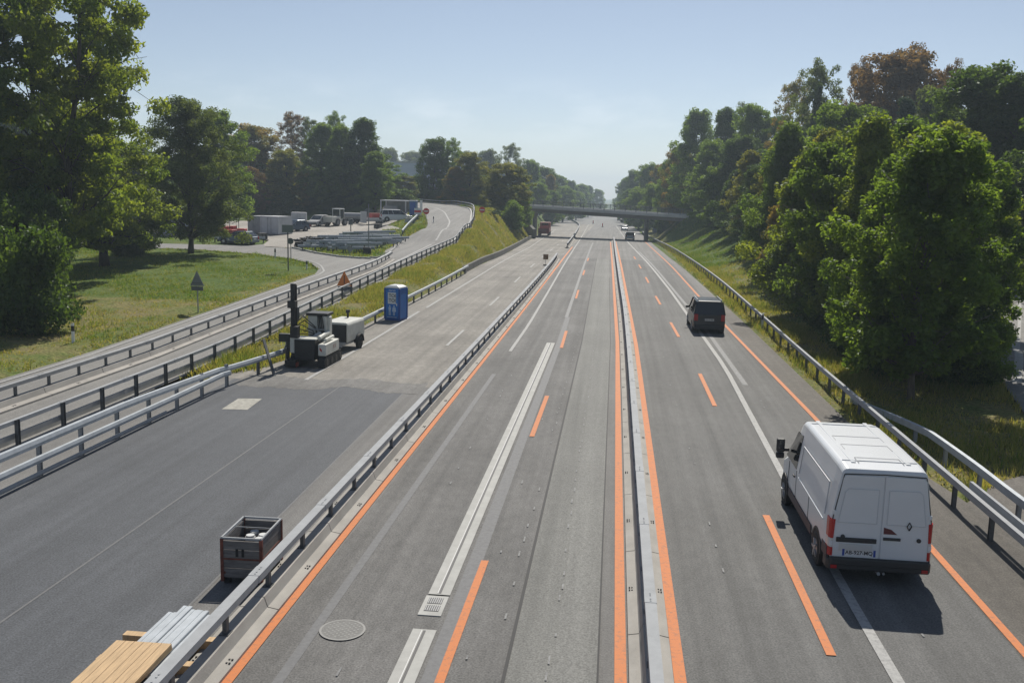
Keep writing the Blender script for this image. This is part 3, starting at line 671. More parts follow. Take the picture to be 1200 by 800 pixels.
def tree_proto(seed, Ht, Rd, clear, prof, nb, leaf, n, clump, tr=.2, lean=(0, 0), rise=.35, flat=.65, subs=3, start=.4, droop=0, stems=1):
    g = np.random.default_rng(seed); rr = random.Random(seed)
    tb = MB(); cl = []
    def trunk_at(z, ph=0, sp=0): 
        k = z/Ht
        return Vector((lean[0]*k**1.0+.12*math.sin(z*.7+seed)+math.cos(ph)*sp*k, lean[1]*k+.12*math.cos(z*.6+seed)+math.sin(ph)*sp*k, z))
    stp = [(2*math.pi*i/stems+.6, (0 if stems == 1 else Rd*.55)) for i in range(stems)]
    for ph, sp in stp:
        pts = [trunk_at(Ht*.93*i/9, ph, sp) for i in range(10)]; pts[0].z = -.4
        tb.tube(pts, [tr*(1.45 if i == 0 else 1.0)*(1-i/9.6)**.8+.015 for i in range(10)], 8)
    for i in range(nb):
        t = ((i+.5)/nb)**.95; ph, sp = stp[i % stems]
        a = i*2.39996+rr.uniform(-.5, .5); zt = clear+(Ht-clear)*t
        L = Rd*prof(t)*rr.choice((.62, .8, .92, 1.0, 1.0))*(.75 if stems > 1 else 1); zb = max(clear*.55, zt-L*rise*rr.uniform(.9, 1.5)-.3)
        zb = min(zb, Ht*.88); b0 = trunk_at(zb, ph, sp)
        tip = Vector((trunk_at(zt, ph, sp).x+math.cos(a)*L, trunk_at(zt, ph, sp).y+math.sin(a)*L, zt-droop*L*rr.uniform(.4, 1)))
        mid = b0.lerp(tip, .5)+Vector((rr.uniform(-.15, .15)*L, rr.uniform(-.15, .15)*L, L*.1+droop*L*.35))
        path = [b0, b0.lerp(mid, .5)+Vector((0, 0, .02*L)), mid, mid.lerp(tip, .5)+Vector((rr.uniform(-.08, .08)*L, 0, .03*L)), tip]
        r0 = max(.02, tr*.42*(1-t*.75)); tb.tube(path, [r0, r0*.75, r0*.55, r0*.35, .012], 5)
        for k in range(subs):
            f = start+(1-start)*(k+rr.random())/subs
            p = path[min(3, int(f*4))].lerp(path[min(4, int(f*4)+1)], f*4-int(f*4)) if f < 1 else tip
            off = Vector((rr.gauss(0, 1), rr.gauss(0, 1), rr.gauss(0, .6)))*L*.2
            q = p+off; tb.tube([p, q], [r0*.3, .008], 4)
            cl.append((q, clump*Rd*rr.uniform(.55, 1.25), rr.random()))
    for ph, sp in stp: cl.append((trunk_at(Ht*.93, ph, sp), clump*Rd*.7, rr.random()))
    wsum = sum(c[1]**2 for c in cl); P = []; TN = []; O = []
    for q, rc, tn in cl:
        m = max(6, int(n*rc*rc/wsum))
        d = g.normal(size=(m, 3)); d /= np.linalg.norm(d, axis=1)[:, None]
        rad = rc*g.random(m)**.42
        # ragged clump: two or three twigs stick out
        tw = g.normal(size=(3, 3)); tw /= np.linalg.norm(tw, axis=1)[:, None]
        ext = 1+.55*np.clip((d @ tw.T).max(1)-.8, 0, 1)/.2*g.random(m)
        pos = np.array(q)+d*(rad*ext)[:, None]*np.array([1, 1, flat])
        P.append(pos); O.append(d); TN.append(np.clip(tn*.65+g.random(m)*.4-.05, 0, 1))
    P = np.concatenate(P); O = np.concatenate(O); TN = np.concatenate(TN); m = len(P)
    nrm = g.normal(size=(m, 3))*.75+O*.45+np.array([0, 0, .55]); nrm /= np.linalg.norm(nrm, axis=1)[:, None]
    t1 = np.cross(nrm, g.normal(size=(m, 3))); t1 /= np.linalg.norm(t1, axis=1)[:, None]; t2 = np.cross(nrm, t1)
    s = (leaf*(.65+.7*g.random(m)))[:, None]
    V = np.stack([P+t1*s, P+t2*s*.5+nrm*s*.12, P-t1*s*.9, P-t2*s*.5+nrm*s*.12], 1).reshape(-1, 3)
    V[:, 2] = np.maximum(V[:, 2], .03)
    Q = np.arange(m*4).reshape(m, 4)
    cm = np_mesh('crown', V, Q, LEAF['green'], np.repeat(TN, 4))
    t_ = tb.build('trunk', MT['bark'], None, smooth=True); tm = t_.data; bpy.data.objects.remove(t_)
    return dict(t=tm, c=cm, h=Ht, r=Rd)
TP = dict(
 bigtree=tree_proto(11, 19, 8.2, 3.0, prof_broad, 72, .16, 84000, .125, .30, (.4, 0), .5, .55, 5, .25, stems=2),
 leaning=tree_proto(12, 11.5, 5.6, 2.2, prof_round, 48, .14, 44000, .15, .30, (-1.6, 0), .4, .6, 4, .3, .25),
 smallleaf=tree_proto(13, 14.5, 5.2, 2.6, prof_egg, 60, .12, 60000, .18, .24, (.2, 0), .5, .62, 4, .25, .22),
 forest_a=tree_proto(21, 20, 5.2, 2.5, prof_egg, 64, .19, 42000, .2, .25, (0, 0), .4, .75, 4),
 forest_b=tree_proto(22, 21, 4.2, 2.0, prof_col, 64, .19, 40000, .23, .25, (.3, .2), .5, .85, 4),
 forest_c=tree_proto(23, 18, 4.8, 2.0, prof_round, 60, .19, 38000, .22, .25, (-.4, .1), .4, .7, 4),
 conifer=tree_proto(24, 20, 3.4, 1.0, prof_cone, 80, .17, 32000, .24, .22, (0, 0), .05, .45, 3, .4, .25),
 airy=tree_proto(25, 20, 5.0, 5.0, prof_egg, 44, .16, 17000, .15, .2, (.5, 0), .7, .7, 5, .4),
 young_a=tree_proto(31, 9.6, 2.6, 1.0, prof_point, 60, .10, 50000, .19, .09, (.25, .1), .8, .95, 4, .3),
 young_b=tree_proto(32, 10.2, 2.4, 1.7, prof_egg, 56, .10, 46000, .2, .10, (-.2, .1), .85, 1.0, 4, .3),
 young_c=tree_proto(33, 9.0, 2.9, .9, prof_point, 54, .105, 46000, .19, .10, (.1, -.3), .65, .85, 4, .3),
 young_d=tree_proto(34, 9.4, 2.6, 1.3, prof_egg, 40, .105, 30000, .17, .09, (.4, .2), .9, .9, 4, .35),
 bush_a=tree_proto(41, 4.4, 2.6, .1, prof_bush, 30, .10, 22000, .26, .06, (0, 0), .5, .7, 4, .3, 0, 2),
 bush_b=tree_proto(42, 3.2, 2.4, .1, prof_bush, 26, .09, 17000, .28, .05, (0, 0), .5, .7, 3, .3, 0, 2),
)
def tree(kind, leaf, pos, h, r=None, rot=None, name='tree', label='', cat='tree', group=None, bark='bark'):
    pr = TP[kind]; root = thing(name, label, cat, pos, rnd.uniform(0, 6.28) if rot is None else rot, group)
    sz = h/pr['h']; sx = (r/pr['r'] if r else sz*rnd.uniform(.92, 1.08)); root.scale = (sx, sx, sz)
    for nm, me, m in (('trunk', pr['t'], MT[bark]), ('crown', pr['c'], LEAF[leaf])):
        o = bpy.data.objects.new(nm, me); C.objects.link(o); o.parent = root
        o.material_slots[0].link = 'OBJECT'; o.material_slots[0].material = m
    return root
def ptree(kind, leaf, u, Y, vtop, wpx, label, group=None, name='tree', cat='tree', rot=None, bark='bark'):
    """crown centre at photo column u, at distance Y; its top at photo row vtop and its crown about wpx wide"""
    q = aty(u, (vtop+240)/2, Y); z = Tz(q.x, Y); top = aty(u, vtop, Y).z; D = (Vector((q.x, Y, 5))-Vector((0, 0, H))).dot(FW)
    return tree(kind, leaf, (q.x, Y, z-.05), top-z, wpx/2*D/F, rot, name, label, cat, group, bark)
# left: the big trees on the island and the bushes under them
ptree('bigtree', 'yellow', 62, 64, -45, 262, 'tallest tree at the left, two dark stems and open layered crown cut by the frame', rot=5.2)
ptree('bigtree', 'green', -90, 60, -80, 230, 'green tree crown filling the far left edge behind the two stemmed tree', rot=2.2)
tree('leaning', 'yellow', onT(123, 312)+Vector((0, 0, -.05)), 13.2, 6.6, 0., label='yellow green tree with a thick leaning trunk on the grass island')
tree('smallleaf', 'grey', onT(223, 297)+Vector((0, 0, -.05)), 14.6, 4.9, .6, label='grey green fine leaved tree with a slim dark trunk on the back of the island')
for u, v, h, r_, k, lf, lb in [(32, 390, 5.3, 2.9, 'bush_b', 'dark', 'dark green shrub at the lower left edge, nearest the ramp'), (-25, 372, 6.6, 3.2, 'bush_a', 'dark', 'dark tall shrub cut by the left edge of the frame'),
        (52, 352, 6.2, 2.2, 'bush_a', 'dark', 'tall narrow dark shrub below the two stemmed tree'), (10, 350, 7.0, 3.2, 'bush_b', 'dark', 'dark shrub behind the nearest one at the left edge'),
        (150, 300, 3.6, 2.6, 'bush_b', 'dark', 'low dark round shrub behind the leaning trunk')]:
    tree(k, lf, onT(u, v)+Vector((0, 0, -.05)), h, r_, name='shrub', label=lb, cat='shrub')  # dark leaf on the left-edge shrubs stands in for the tall tree's shade
# forest row behind the yard
gF = 'trees in the wood behind the yard'
FR = [('forest_a', 'green', 256, 150, 131, 70, 'round green tree just right behind the fine leaved island tree'), ('forest_c', 'mixed', 300, 196, 147, 62, 'broad tree turning brown in the middle of the wood behind the yard'),
 ('forest_b', 'brown', 296, 182, 196, 34, 'dull brown slender tree low in the wood above the white container'), ('airy', 'brown', 341, 204, 131, 40, 'bare looking pinkish brown treetop sticking up from the wood'),
 ('forest_a', 'olive', 335, 186, 176, 50, 'olive tree in front of the pinkish brown treetop'), ('airy', 'grey', 361, 206, 137, 34, 'thin grey green treetop right of the pinkish brown one'),
 ('forest_b', 'green', 376, 188, 145, 44, 'tall green tree behind the loader'), ('airy', 'green', 394, 205, 131, 36, 'highest thin treetop at the right part of the wood'), ('forest_b', 'green', 398, 186, 148, 40, 'upright green tree above the grey pickup'),
 ('forest_b', 'dark', 424, 187, 139, 46, 'dark pointed tree near the right end of the wood'), ('forest_b', 'green', 440, 180, 178, 36, 'lower green tree at the right end of the wood')]
for k, lf, u, Y_, vt, wp_, lb in FR: ptree(k, lf, u, Y_-22-max(0, 330-u)*.09, vt, wp_*1.12, lb, gF)
for i, u in enumerate((150, 190, 232, 268, 318, 352, 410, 443)):
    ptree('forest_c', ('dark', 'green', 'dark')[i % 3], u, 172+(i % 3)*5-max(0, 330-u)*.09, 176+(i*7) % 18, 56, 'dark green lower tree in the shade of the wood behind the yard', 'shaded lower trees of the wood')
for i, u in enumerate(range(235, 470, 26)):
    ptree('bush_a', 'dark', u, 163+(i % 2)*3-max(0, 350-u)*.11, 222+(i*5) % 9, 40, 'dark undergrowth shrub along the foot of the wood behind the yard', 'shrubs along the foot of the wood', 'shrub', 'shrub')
for i, (u, vt) in enumerate(((20, 120), (-20, 100), (60, 140), (105, 150), (160, 170))):
    ptree('forest_a', ('dark', 'green')[i % 2], u, 138+3*i, vt, 80, 'tree behind the island trees at the left edge, seen through their crowns', 'trees behind the island trees')
# trees between yard and bridge
gB = 'trees on the bank left of the bridge'
for k, lf, u, Y_, vt, wp_, lb in [('forest_c', 'dark', 508, 186, 162, 44, 'dark green round topped tree left of the bridge'), ('airy', 'green', 531, 190, 162, 34, 'thin green treetop right beside the dark round topped tree'),
 ('forest_a', 'olive', 551, 180, 179, 46, 'yellowish olive tree in the middle of the group left of the bridge'), ('forest_b', 'mixed', 532, 178, 196, 34, 'tree turning brown between the round topped tree and the olive tree'),
 ('forest_c', 'olive', 592, 170, 191, 58, 'broad olive yellow tree beside the left end of the bridge'), ('forest_c', 'olive', 475, 200, 206, 46, 'yellow green bushy tree in front of the blue grey hall'), ('forest_c', 'dark', 568, 188, 205, 36, 'dark tree in the gap behind the broad olive tree'),
 ('forest_a', 'green', 612, 176, 214, 26, 'small green tree leaning over the bridge end')]:
    ptree(k, lf, u, Y_, vt, wp_, lb, gB)
for u, Y_, vt, wp_, lf, lb in [(577, 150, 246, 26, 'dark', 'dark round shrub on the grass bank below the broad olive tree'), (600, 160, 236, 40, 'green', 'green shrub on the bank beside the wing wall'), (562, 176, 228, 30, 'olive', 'olive shrub behind the round red sign on the bank'),
   (520, 182, 226, 40, 'dark', 'dark shrub behind the fence at the top of the ramp'), (490, 184, 228, 36, 'olive', 'olive shrub left at the top of the ramp'), (545, 184, 224, 34, 'dark', 'dark shrub at the outside of the ramp bend')]:
    ptree('bush_a', lf, u, Y_, vt, wp_, lb, None, 'shrub', 'shrub')
# far left side beyond the bridge
_ord = ['first', 'second', 'third', 'fourth', 'fifth', 'sixth', 'seventh']; _cnt = {}
def farlabel(k, lf, u, Y_, side):
    look = {'airy': 'thin crowned', 'forest_a': 'round topped', 'forest_b': 'slender', 'forest_c': 'broad', 'conifer': 'pointed', 'bush_a': 'low'}[k]+' '+{'grey': 'grey green', 'mixed': 'brown tinged', 'dark': 'dark', 'green': 'green'}[lf]
    where = 'behind the blue grey hall' if u < 560 else ('beyond the bridge on the '+side)
    n = _cnt.get((look, where), 0); _cnt[(look, where)] = n+1
    return look+' hazy tree '+where+(', '+_ord[n]+' of its kind counting as listed away from the bridge' if 0 else (', '+_ord[n]+' such tree' if n else ''))
gL = 'trees far off along the left side beyond the bridge'
for k, lf, u, Y_, vt, wp_ in [('airy', 'grey', 598, 300, 168, 36), ('forest_a', 'grey', 572, 330, 176, 40), ('forest_a', 'green', 622, 300, 188, 34), ('forest_c', 'dark', 640, 330, 196, 34), ('forest_b', 'mixed', 645, 310, 205, 20), ('forest_c', 'green', 630, 280, 214, 32), ('forest_a', 'green', 655, 400, 206, 30), ('forest_a', 'dark', 668, 450, 212, 26), ('forest_c', 'green', 680, 500, 216, 26), ('forest_b', 'dark', 690, 540, 218, 16), ('forest_a', 'green', 700, 620, 222, 22), ('forest_c', 'green', 612, 255, 222, 26),
   ('forest_a', 'grey', 457, 420, 174, 34), ('forest_c', 'grey', 485, 430, 178, 40), ('forest_a', 'mixed', 470, 400, 190, 30), ('forest_a', 'grey', 545, 400, 178, 50), ('forest_c', 'green', 660, 360, 218, 30), ('forest_c', 'green', 676, 420, 224, 26), ('forest_a', 'green', 648, 300, 224, 24)]:
    ptree(k, lf, u, Y_, vt, wp_, farlabel(k, lf, u, Y_, 'left'), gL)
# right: row of young trees close to the guardrail
gN = 'young trees along the right verge'
NR = [('young_b', 'green', 1084, 38.5, 150, 128, 'nearest young green tree at the right, slim pale trunk showing below'), ('young_d', 'green', 1138, 44, 190, 96, 'green tree at the right edge beside the side road'), ('young_c', 'green', 1040, 44, 186, 104, 'bushy green tree left behind the nearest young tree'),
 ('young_a', 'yellow', 1020, 52, 138, 104, 'yellow green pointed tree with the highest bright top in the verge row'), ('young_d', 'green', 984, 56, 168, 96, 'green loose crowned verge tree left of the bright topped one'), ('young_c', 'yellow', 950, 64, 176, 100, 'yellow green pointed tree right of the small orange leaved one'),
 ('young_b', 'yellow', 1112, 54, 146, 110, 'yellow green tree behind the nearest young tree'), ('young_a', 'green', 1064, 58, 142, 110, 'green pointed tree filling the gap left of the nearest tree'), ('young_d', 'yellow', 995, 68, 146, 96, 'yellow green tree behind the loose crowned verge tree'), ('young_a', 'olive', 962, 74, 154, 84, 'olive pointed tree in the second row of the verge'), ('young_c', 'mixed', 922, 76, 222, 66, 'small tree with orange leaves at the left of the verge row'), ('young_c', 'green', 924, 86, 146, 92, 'fluffy green rounded tree rising behind the orange leaved one'),
 ('young_a', 'olive', 912, 98, 168, 80, 'olive green tree left of the fluffy green tree'), ('young_b', 'dark', 898, 108, 190, 60, 'dark green tree close to the grass slope'), ('young_c', 'olive', 882, 120, 178, 68, 'olive tree above the grass slope'), ('young_c', 'dark', 862, 134, 200, 52, 'dark tree at the right end of the bridge'), ('young_b', 'green', 850, 150, 192, 52, 'green tree hiding the right end of the bridge'), ('young_c', 'green', 1205, 78, 190, 110, 'green tree at the right frame edge beyond the side road')]
for i, (k, lf, u, Y_, vt, wp_, lb) in enumerate(NR): ptree(k, lf, u+(6 if i < 10 else 0), Y_, vt, wp_*(1.32 if i < 10 else 1.1), lb, gN, bark='bark_pale')
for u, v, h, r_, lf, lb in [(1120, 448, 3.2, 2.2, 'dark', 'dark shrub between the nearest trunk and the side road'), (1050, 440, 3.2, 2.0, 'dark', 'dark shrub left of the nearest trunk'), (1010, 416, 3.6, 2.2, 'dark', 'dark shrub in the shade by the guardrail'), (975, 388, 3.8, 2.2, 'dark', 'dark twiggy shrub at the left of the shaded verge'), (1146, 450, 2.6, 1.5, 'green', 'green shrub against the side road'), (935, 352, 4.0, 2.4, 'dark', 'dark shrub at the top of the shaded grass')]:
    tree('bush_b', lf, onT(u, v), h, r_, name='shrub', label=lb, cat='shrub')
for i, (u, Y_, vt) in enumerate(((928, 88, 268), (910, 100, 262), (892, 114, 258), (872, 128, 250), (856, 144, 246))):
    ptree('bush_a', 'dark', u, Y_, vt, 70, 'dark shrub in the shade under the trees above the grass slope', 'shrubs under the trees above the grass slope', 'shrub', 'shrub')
gR = 'tall trees on the slope at the right'
for k, lf, u, Y_, vt, wp_, lb in [('forest_a', 'dark', 1150, 82, 78, 150, 'big dark green tree at the upper right with several pointed tops'), ('forest_b', 'dark', 1195, 78, 88, 110, 'big dark green tree cut by the right edge'), ('forest_c', 'brown', 1045, 122, 62, 120, 'broad reddish brown dried tree, the highest at the right'), ('airy', 'brown', 1060, 126, 52, 84, 'thin brownish treetop crowning the reddish brown tree'),
 ('airy', 'grey', 957, 132, 70, 70, 'tall thin grey green tree with see through crown'), ('conifer', 'dark', 955, 128, 98, 30, 'narrow dark conifer in front of the see through tree'), ('airy', 'brown', 1006, 130, 68, 50, 'brownish thin tree between the conifer and the reddish brown tree'), ('conifer', 'blue', 1058, 104, 114, 60, 'blue green conifer in front of the reddish brown tree'), ('airy', 'brown', 1112, 116, 70, 44, 'small bare brownish treetop left of the big dark tree'),
 ('forest_c', 'grey', 1095, 110, 104, 70, 'grey green tree between the blue conifer and the big dark tree'), ('airy', 'mixed', 928, 150, 92, 56, 'thin greenish brown treetop left of the conifer'), ('forest_a', 'green', 880, 165, 124, 62, 'green tree in the middle of the tall row at the right'), ('forest_c', 'dark', 905, 160, 136, 50, 'dark tree below the thin treetops'), ('forest_b', 'dark', 848, 178, 128, 46, 'dark upright tree in the tall row'), ('airy', 'grey', 868, 185, 120, 40, 'grey thin treetop above the tall row'),
 ('forest_a', 'green', 815, 195, 130, 60, 'rounded green tree at the left end of the tall row'), ('forest_c', 'mixed', 797, 205, 172, 40, 'brown tinged tree at the foot of the left end of the tall row'), ('forest_c', 'green', 985, 100, 120, 90, 'green tree under the brownish thin tree')]:
    ptree(k, lf, u, Y_, vt, wp_, lb, gR)
for i, (k, lf, u, Y_, vt, wp_) in enumerate([('forest_c', 'green', 940, 125, 150, 80), ('forest_c', 'dark', 1010, 112, 130, 80), ('forest_a', 'green', 835, 170, 165, 60), ('forest_a', 'dark', 870, 150, 160, 70), ('forest_c', 'dark', 1120, 95, 130, 90), ('forest_a', 'green', 1180, 98, 120, 110), ('forest_c', 'green', 1230, 90, 100, 120), ('forest_a', 'dark', 1260, 70, 110, 140)]):
    ptree(k, lf, u, Y_, vt, wp_, 'green tree filling the wood on the right slope between the taller ones', 'filling trees of the right wood')
gD = 'trees far off along the right side beyond the bridge'
for k, lf, u, Y_, vt, wp_ in [('forest_a', 'mixed', 776, 250, 192, 34), ('forest_c', 'green', 760, 290, 192, 36), ('forest_a', 'mixed', 758, 300, 198, 24), ('forest_c', 'dark', 745, 340, 200, 28), ('conifer', 'dark', 738, 380, 202, 12), ('forest_a', 'green', 734, 400, 208, 22), ('forest_c', 'dark', 728, 460, 214, 16), ('forest_c', 'green', 770, 240, 216, 40), ('forest_c', 'green', 750, 270, 220, 34), ('forest_c', 'green', 788, 226, 212, 44), ('forest_a', 'green', 786, 215, 186, 36), ('forest_c', 'dark', 738, 330, 222, 24), ('bush_a', 'dark', 778, 214, 246, 20), ('bush_a', 'dark', 790, 208, 244, 22)]:
    ptree(k, lf, u, Y_, vt, wp_, farlabel(k, lf, u, Y_, 'right'), gD)
# ------------------------------------------------------------------ vehicles
def wheel_at(root, x, y, r, w_, rim='rim', side=1):
    mb = MB(); n = 28
    prof = [(-w_/2, r*.62), (-w_/2, r*.9), (-w_*.4, r), (w_*.4, r), (w_/2, r*.9), (w_/2, r*.62)]
    mb.loft([[(px, pr*math.cos(a), pr*math.sin(a)) for px, pr in prof] for a in [2*math.pi*k/n for k in range(n+1)]], cap=False)
    t = mb.build('wheel', MT['black'], root, smooth=False, loc=(x, y, r))
    mb = MB(); xo = side*w_*.36
    mb.loft([[(xo+dx, q*math.cos(2*math.pi*k/20), q*math.sin(2*math.pi*k/20)) for k in range(20)] for dx, q in ((0, r*.63), (side*.02, r*.6), (side*.035, r*.2), (side*.06, r*.14))])
    for k in range(5):
        a = 2*math.pi*k/5; mb.box((xo+side*.045, r*.38*math.cos(a), r*.38*math.sin(a)), (.03, r*.42, r*.13), rx=a)
    mb.build('rim', MT[rim], t); return t
def section(hw, z0, zb, zt, hwt, n=5, rr=.12):
    """closed half-symmetric cross-section: sill, bulging side to the belt, tumblehome to a rounded roof edge"""
    L = [(hw*.93, z0), (hw, z0+(zb-z0)*.35), (hw, zb)]
    if zt > zb+.05:
        L += [(hwt+.02*0+(hw-hwt)*.25, zb+(zt-zb)*.7)]
        for k in range(n+1):
            a = k/n*math.pi/2; L.append((hwt-rr+rr*math.cos(a), zt-rr+rr*math.sin(a)))
    else: L += [(hwt, zt)]*(n+2)
    return L+[(-x, z) for x, z in L[::-1]]
# --- the white van (+Y is the way it drives; origin under its middle)
def white_van():
    root = thing('delivery_van', 'large white panel van with blank sides driving away, nearest the camera on the right', 'van', (5.66, 21.98, 0), R(-.2))
    ST = [  # y, half width, sill, belt, roof, roof half width
     (-3.02, .985, .52, 1.25, 2.36, .80), (-2.98, 1.01, .48, 1.25, 2.42, .845), (-2.6, 1.03, .42, 1.25, 2.46, .86), (-1.0, 1.035, .38, 1.25, 2.47, .87), (.9, 1.035, .38, 1.25, 2.46, .87),
     (1.35, 1.03, .38, 1.25, 2.42, .85), (1.75, 1.02, .38, 1.25, 2.28, .80), (2.2, 1.01, .38, 1.25, 1.80, .78), (2.55, 1.0, .38, 1.12, 1.36, .80), (3.0, .96, .36, .98, 1.14, .76), (3.2, .86, .36, .86, .98, .66)]
    mb = MB(); mb.loft([[(x, y, z) for x, z in section(hw, z0, zb, zt, hwt, 5, .13)] for y, hw, z0, zb, zt, hwt in ST])
    mb.build('body', MT['white_van'], root, .012)
    # roof ribs and panel joints
    mb = MB()
    for x in (-.55, .55): mb.box((x, -.7, 2.467), (.09, 3.9, .012))
    for y in (-2.5, .95): mb.box((0, y, 2.470), (1.5, .05, .016))
    mb.build('roof_rib', MT['white_van'], root, .006)
    mb = MB()
    for y, L in ((-2.0, .9), (-.2, 1.05), (-.95, 1.0)):
        mb.box((0, y, 2.474), (L, .015, .006)); mb.box((-L/2, y-.2, 2.474), (.015, .4, .006)); mb.box((L/2, y-.2, 2.474), (.015, .4, .006))
    mb.build('roof_seam', mat('roof shade line', (.3, .31, .33), .5), root)
    # rear doors: two slightly proud leaves with pressed panels, gap between
    def rx(z): return .975 if z < 1.25 else .975-(z-1.25)/(2.36-1.25)*.165
    def rear_y(z): return -3.02-.0+.0*z
    for s, nm in ((-1, 'rear_door'), (1, 'rear_door')):
        mb = MB(); pts = [(s*.012, .56), (s*rx(.56), .56), (s*rx(1.25), 1.25), (s*rx(2.30), 2.24), (s*(rx(2.30)-.05), 2.30), (s*.012, 2.30)]
        mb.prism(pts, 'y', -3.045, -3.01); d = mb.build(nm, MT['white_van'], root, .01)
        mb = MB(); q = [(s*.1, 1.3), (s*(rx(1.3)-.1), 1.3), (s*(rx(2)-.1), 1.95), (s*(rx(2)-.16), 2.02), (s*.1, 2.02)]
        mb.prism(q, 'y', -3.056, -3.03); mb.build('pressed_panel', MT['white_van'], d, .014)
        mb = MB()
        for a_, b_ in zip(q, q[1:]+q[:1]): mb.bar((a_[0], -3.0575, a_[1]), (b_[0], -3.0575, b_[1]), .007, .005)
        mb.build('press_shade', mat('shade line', (.56, .58, .61), .5), d)  # grey outline puts the shade of the pressed edge into colour
        for z in (.85, 1.5):
            mb = MB(); mb.box((s*(rx(z)+.0), -3.05, z), (.06, .03, .09)); mb.build('hinge', MT['white_van'], d, .006)
        mb = MB(); mb.tube([(s*.75, -3.05, 1.0), (s*.75, -3.065, 1.0)], .045, 14); mb.build('rubber_stop', MT['dark'], d)
        if s > 0:
            mb = MB(); mb.box((.22, -3.06, 1.0), (.34, .03, .06)); mb.build('handle', MT['dark'], d, .008)
            mb = MB(); mb.prism([(.05, 1.1), (.32, 1.1), (.2, 1.2), (.05, 1.24)], 'y', -3.052, -3.04); mb.build('third_brake_light', mat('dark red lens', (.12, .03, .035), .3), d)
            # small dark diamond emblem with open middle, and a round fuel sticker
            mb = MB()
            dm = [(.54, 1.375), (.585, 1.29), (.54, 1.205), (.495, 1.29)]
            for a, b in zip(dm, dm[1:]+dm[:1]): mb.bar((a[0], -3.056, a[1]), (b[0], -3.056, b[1]), .03, .016)
            mb.build('emblem', MT['dark'], d)
            mb = MB(); mb.tube([(.78, -3.046, 1.42), (.78, -3.05, 1.42)], .05, 14); mb.build('sticker', mat('pale sticker', (.5, .52, .55), .5), d)
        else:
            mb = MB(); mb.box((-.48, -3.06, .935), (.8, .035, .10)); mb.build('plate_light_bar', MT['dark'], d, .012)
            mb = MB(); mb.box((-.48, -3.052, .77), (.66, .02, .15)); pl = mb.build('number_plate', MT['plate'], d, .004)
            text_mesh('plate_text', 'AB-927-MQ', .108, MT['ink'], pl, (-.48, -3.068, .77), (R(90), 0, 0))
            for x in (-.785, -.175):
                mb = MB(); mb.box((x, -3.064, .77), (.045, .004, .14)); mb.build('plate_band', mat('plate blue', (.02, .06, .3), .4), pl)
    for s in (-1, 1):
        tp = lambda z: [(s*.935-s*.02*(z > 1.2), -3.062, z), (s*.985, -3.06, z), (s*1.024, -2.98, z), (s*1.03, -2.80, z), (s*.95, -2.8, z), (s*.935, -2.9, z)]
        t = MB(); t.loft([tp(.58), tp(.76)]); tl = t.build('tail_light', MT['redlight'], root, .008)
        for z0, z1, m in ((.765, .95, 'whitelight'), (.955, 1.36, 'redlight')):
            t = MB(); t.loft([tp(z0), tp(z1)]); t.build('lens', MT[m], tl, .006)
        for (x0, z0), (x1, z1) in (((.975, 1.36), (.805, 2.31)), ((.80, 2.315), (0, 2.335))): mb = MB(); mb.bar((s*x0, -3.03, z0), (s*x1, -3.03, z1), .014, .02); mb.build('door_gap', MT['dark'], root)
        # dark sill cladding, swage line, side recess lines, front door glass
        mb = MB()
        mb.loft([[(s*1.042, y, z) for z in (.42, .62)]+[(s*1.02, y, z) for z in (.62, .42)] for y in (-1.1, 1.7)]); mb.loft([[(s*1.036, y, z) for z in (.5, .74)]+[(s*1.0, y, z) for z in (.74, .5)] for y in (-2.96, -2.5)])
        mb.build('side_cladding', mat('dark red grey cladding', (.07, .05, .055), .6), root)
        mb = MB()
        for (y0, z0), (y1, z1) in (((-2.5, 1.98), (.55, 1.98)), ((.55, 1.98), (.6, 1.3)), ((-2.5, 1.98), (-2.55, 1.3))):
            xx = lambda z: s*(1.036-(max(0, z-1.25)/1.2)*.125)
            mb.bar((xx(z0), y0, z0), (xx(z1), y1, z1), .022, .022)
        mb.build('recess_shade', mat('panel shade line', (.5, .52, .55), .4), root)  # grey bars draw the shade along the side recess edges
        mb = MB(); mb.bar((s*1.037, -2.2, 1.16), (s*1.037, .6, 1.2), .03, .035); mb.build('swage_line', MT['white_van'], root, .01)
        for a_, b_ in (((s*1.037, .85, .5), (s*1.037, .85, 1.3)), ((s*1.037, 1.9, .6), (s*1.02, 1.9, 1.25)), ((s*1.037, -.7, .6), (s*1.037, -.7, 1.2))): mb = MB(); mb.bar(a_, b_, .012, .012); mb.build('door_gap', MT['dark'], root)
        mb = MB(); mb.loft([[(s*1.032, .95, 1.30), (s*1.024, 2.35, 1.30), (s*.862, 1.72, 2.06), (s*.915, .98, 2.14)], [(s*1.0, .95, 1.30), (s*.99, 2.3, 1.30), (s*.89, 1.72, 2.06), (s*.88, .98, 2.14)]])
        mb.build('side_window', MT['glass'], root)
        mb = MB(); mb.box((s*1.05, 1.1, 1.1), (.03, .16, .05)); mb.build('door_handle', MT['dark'], root, .006)
        mb = MB(); mb.box((s*1.25, 2.02, 1.62), (.2, .13, .34)); mb.box((s*1.25, 2.02, 1.36), (.2, .12, .15)); mb.box((s*1.1, 2.05, 1.5), (.16, .07, .09)); mi = mb.build('wing_mirror', MT['dark'], root, .03)
        mb = MB(); mb.box((s*1.25, 1.952, 1.62), (.16, .006, .28)); mb.build('mirror_glass', MT['glass'], mi)
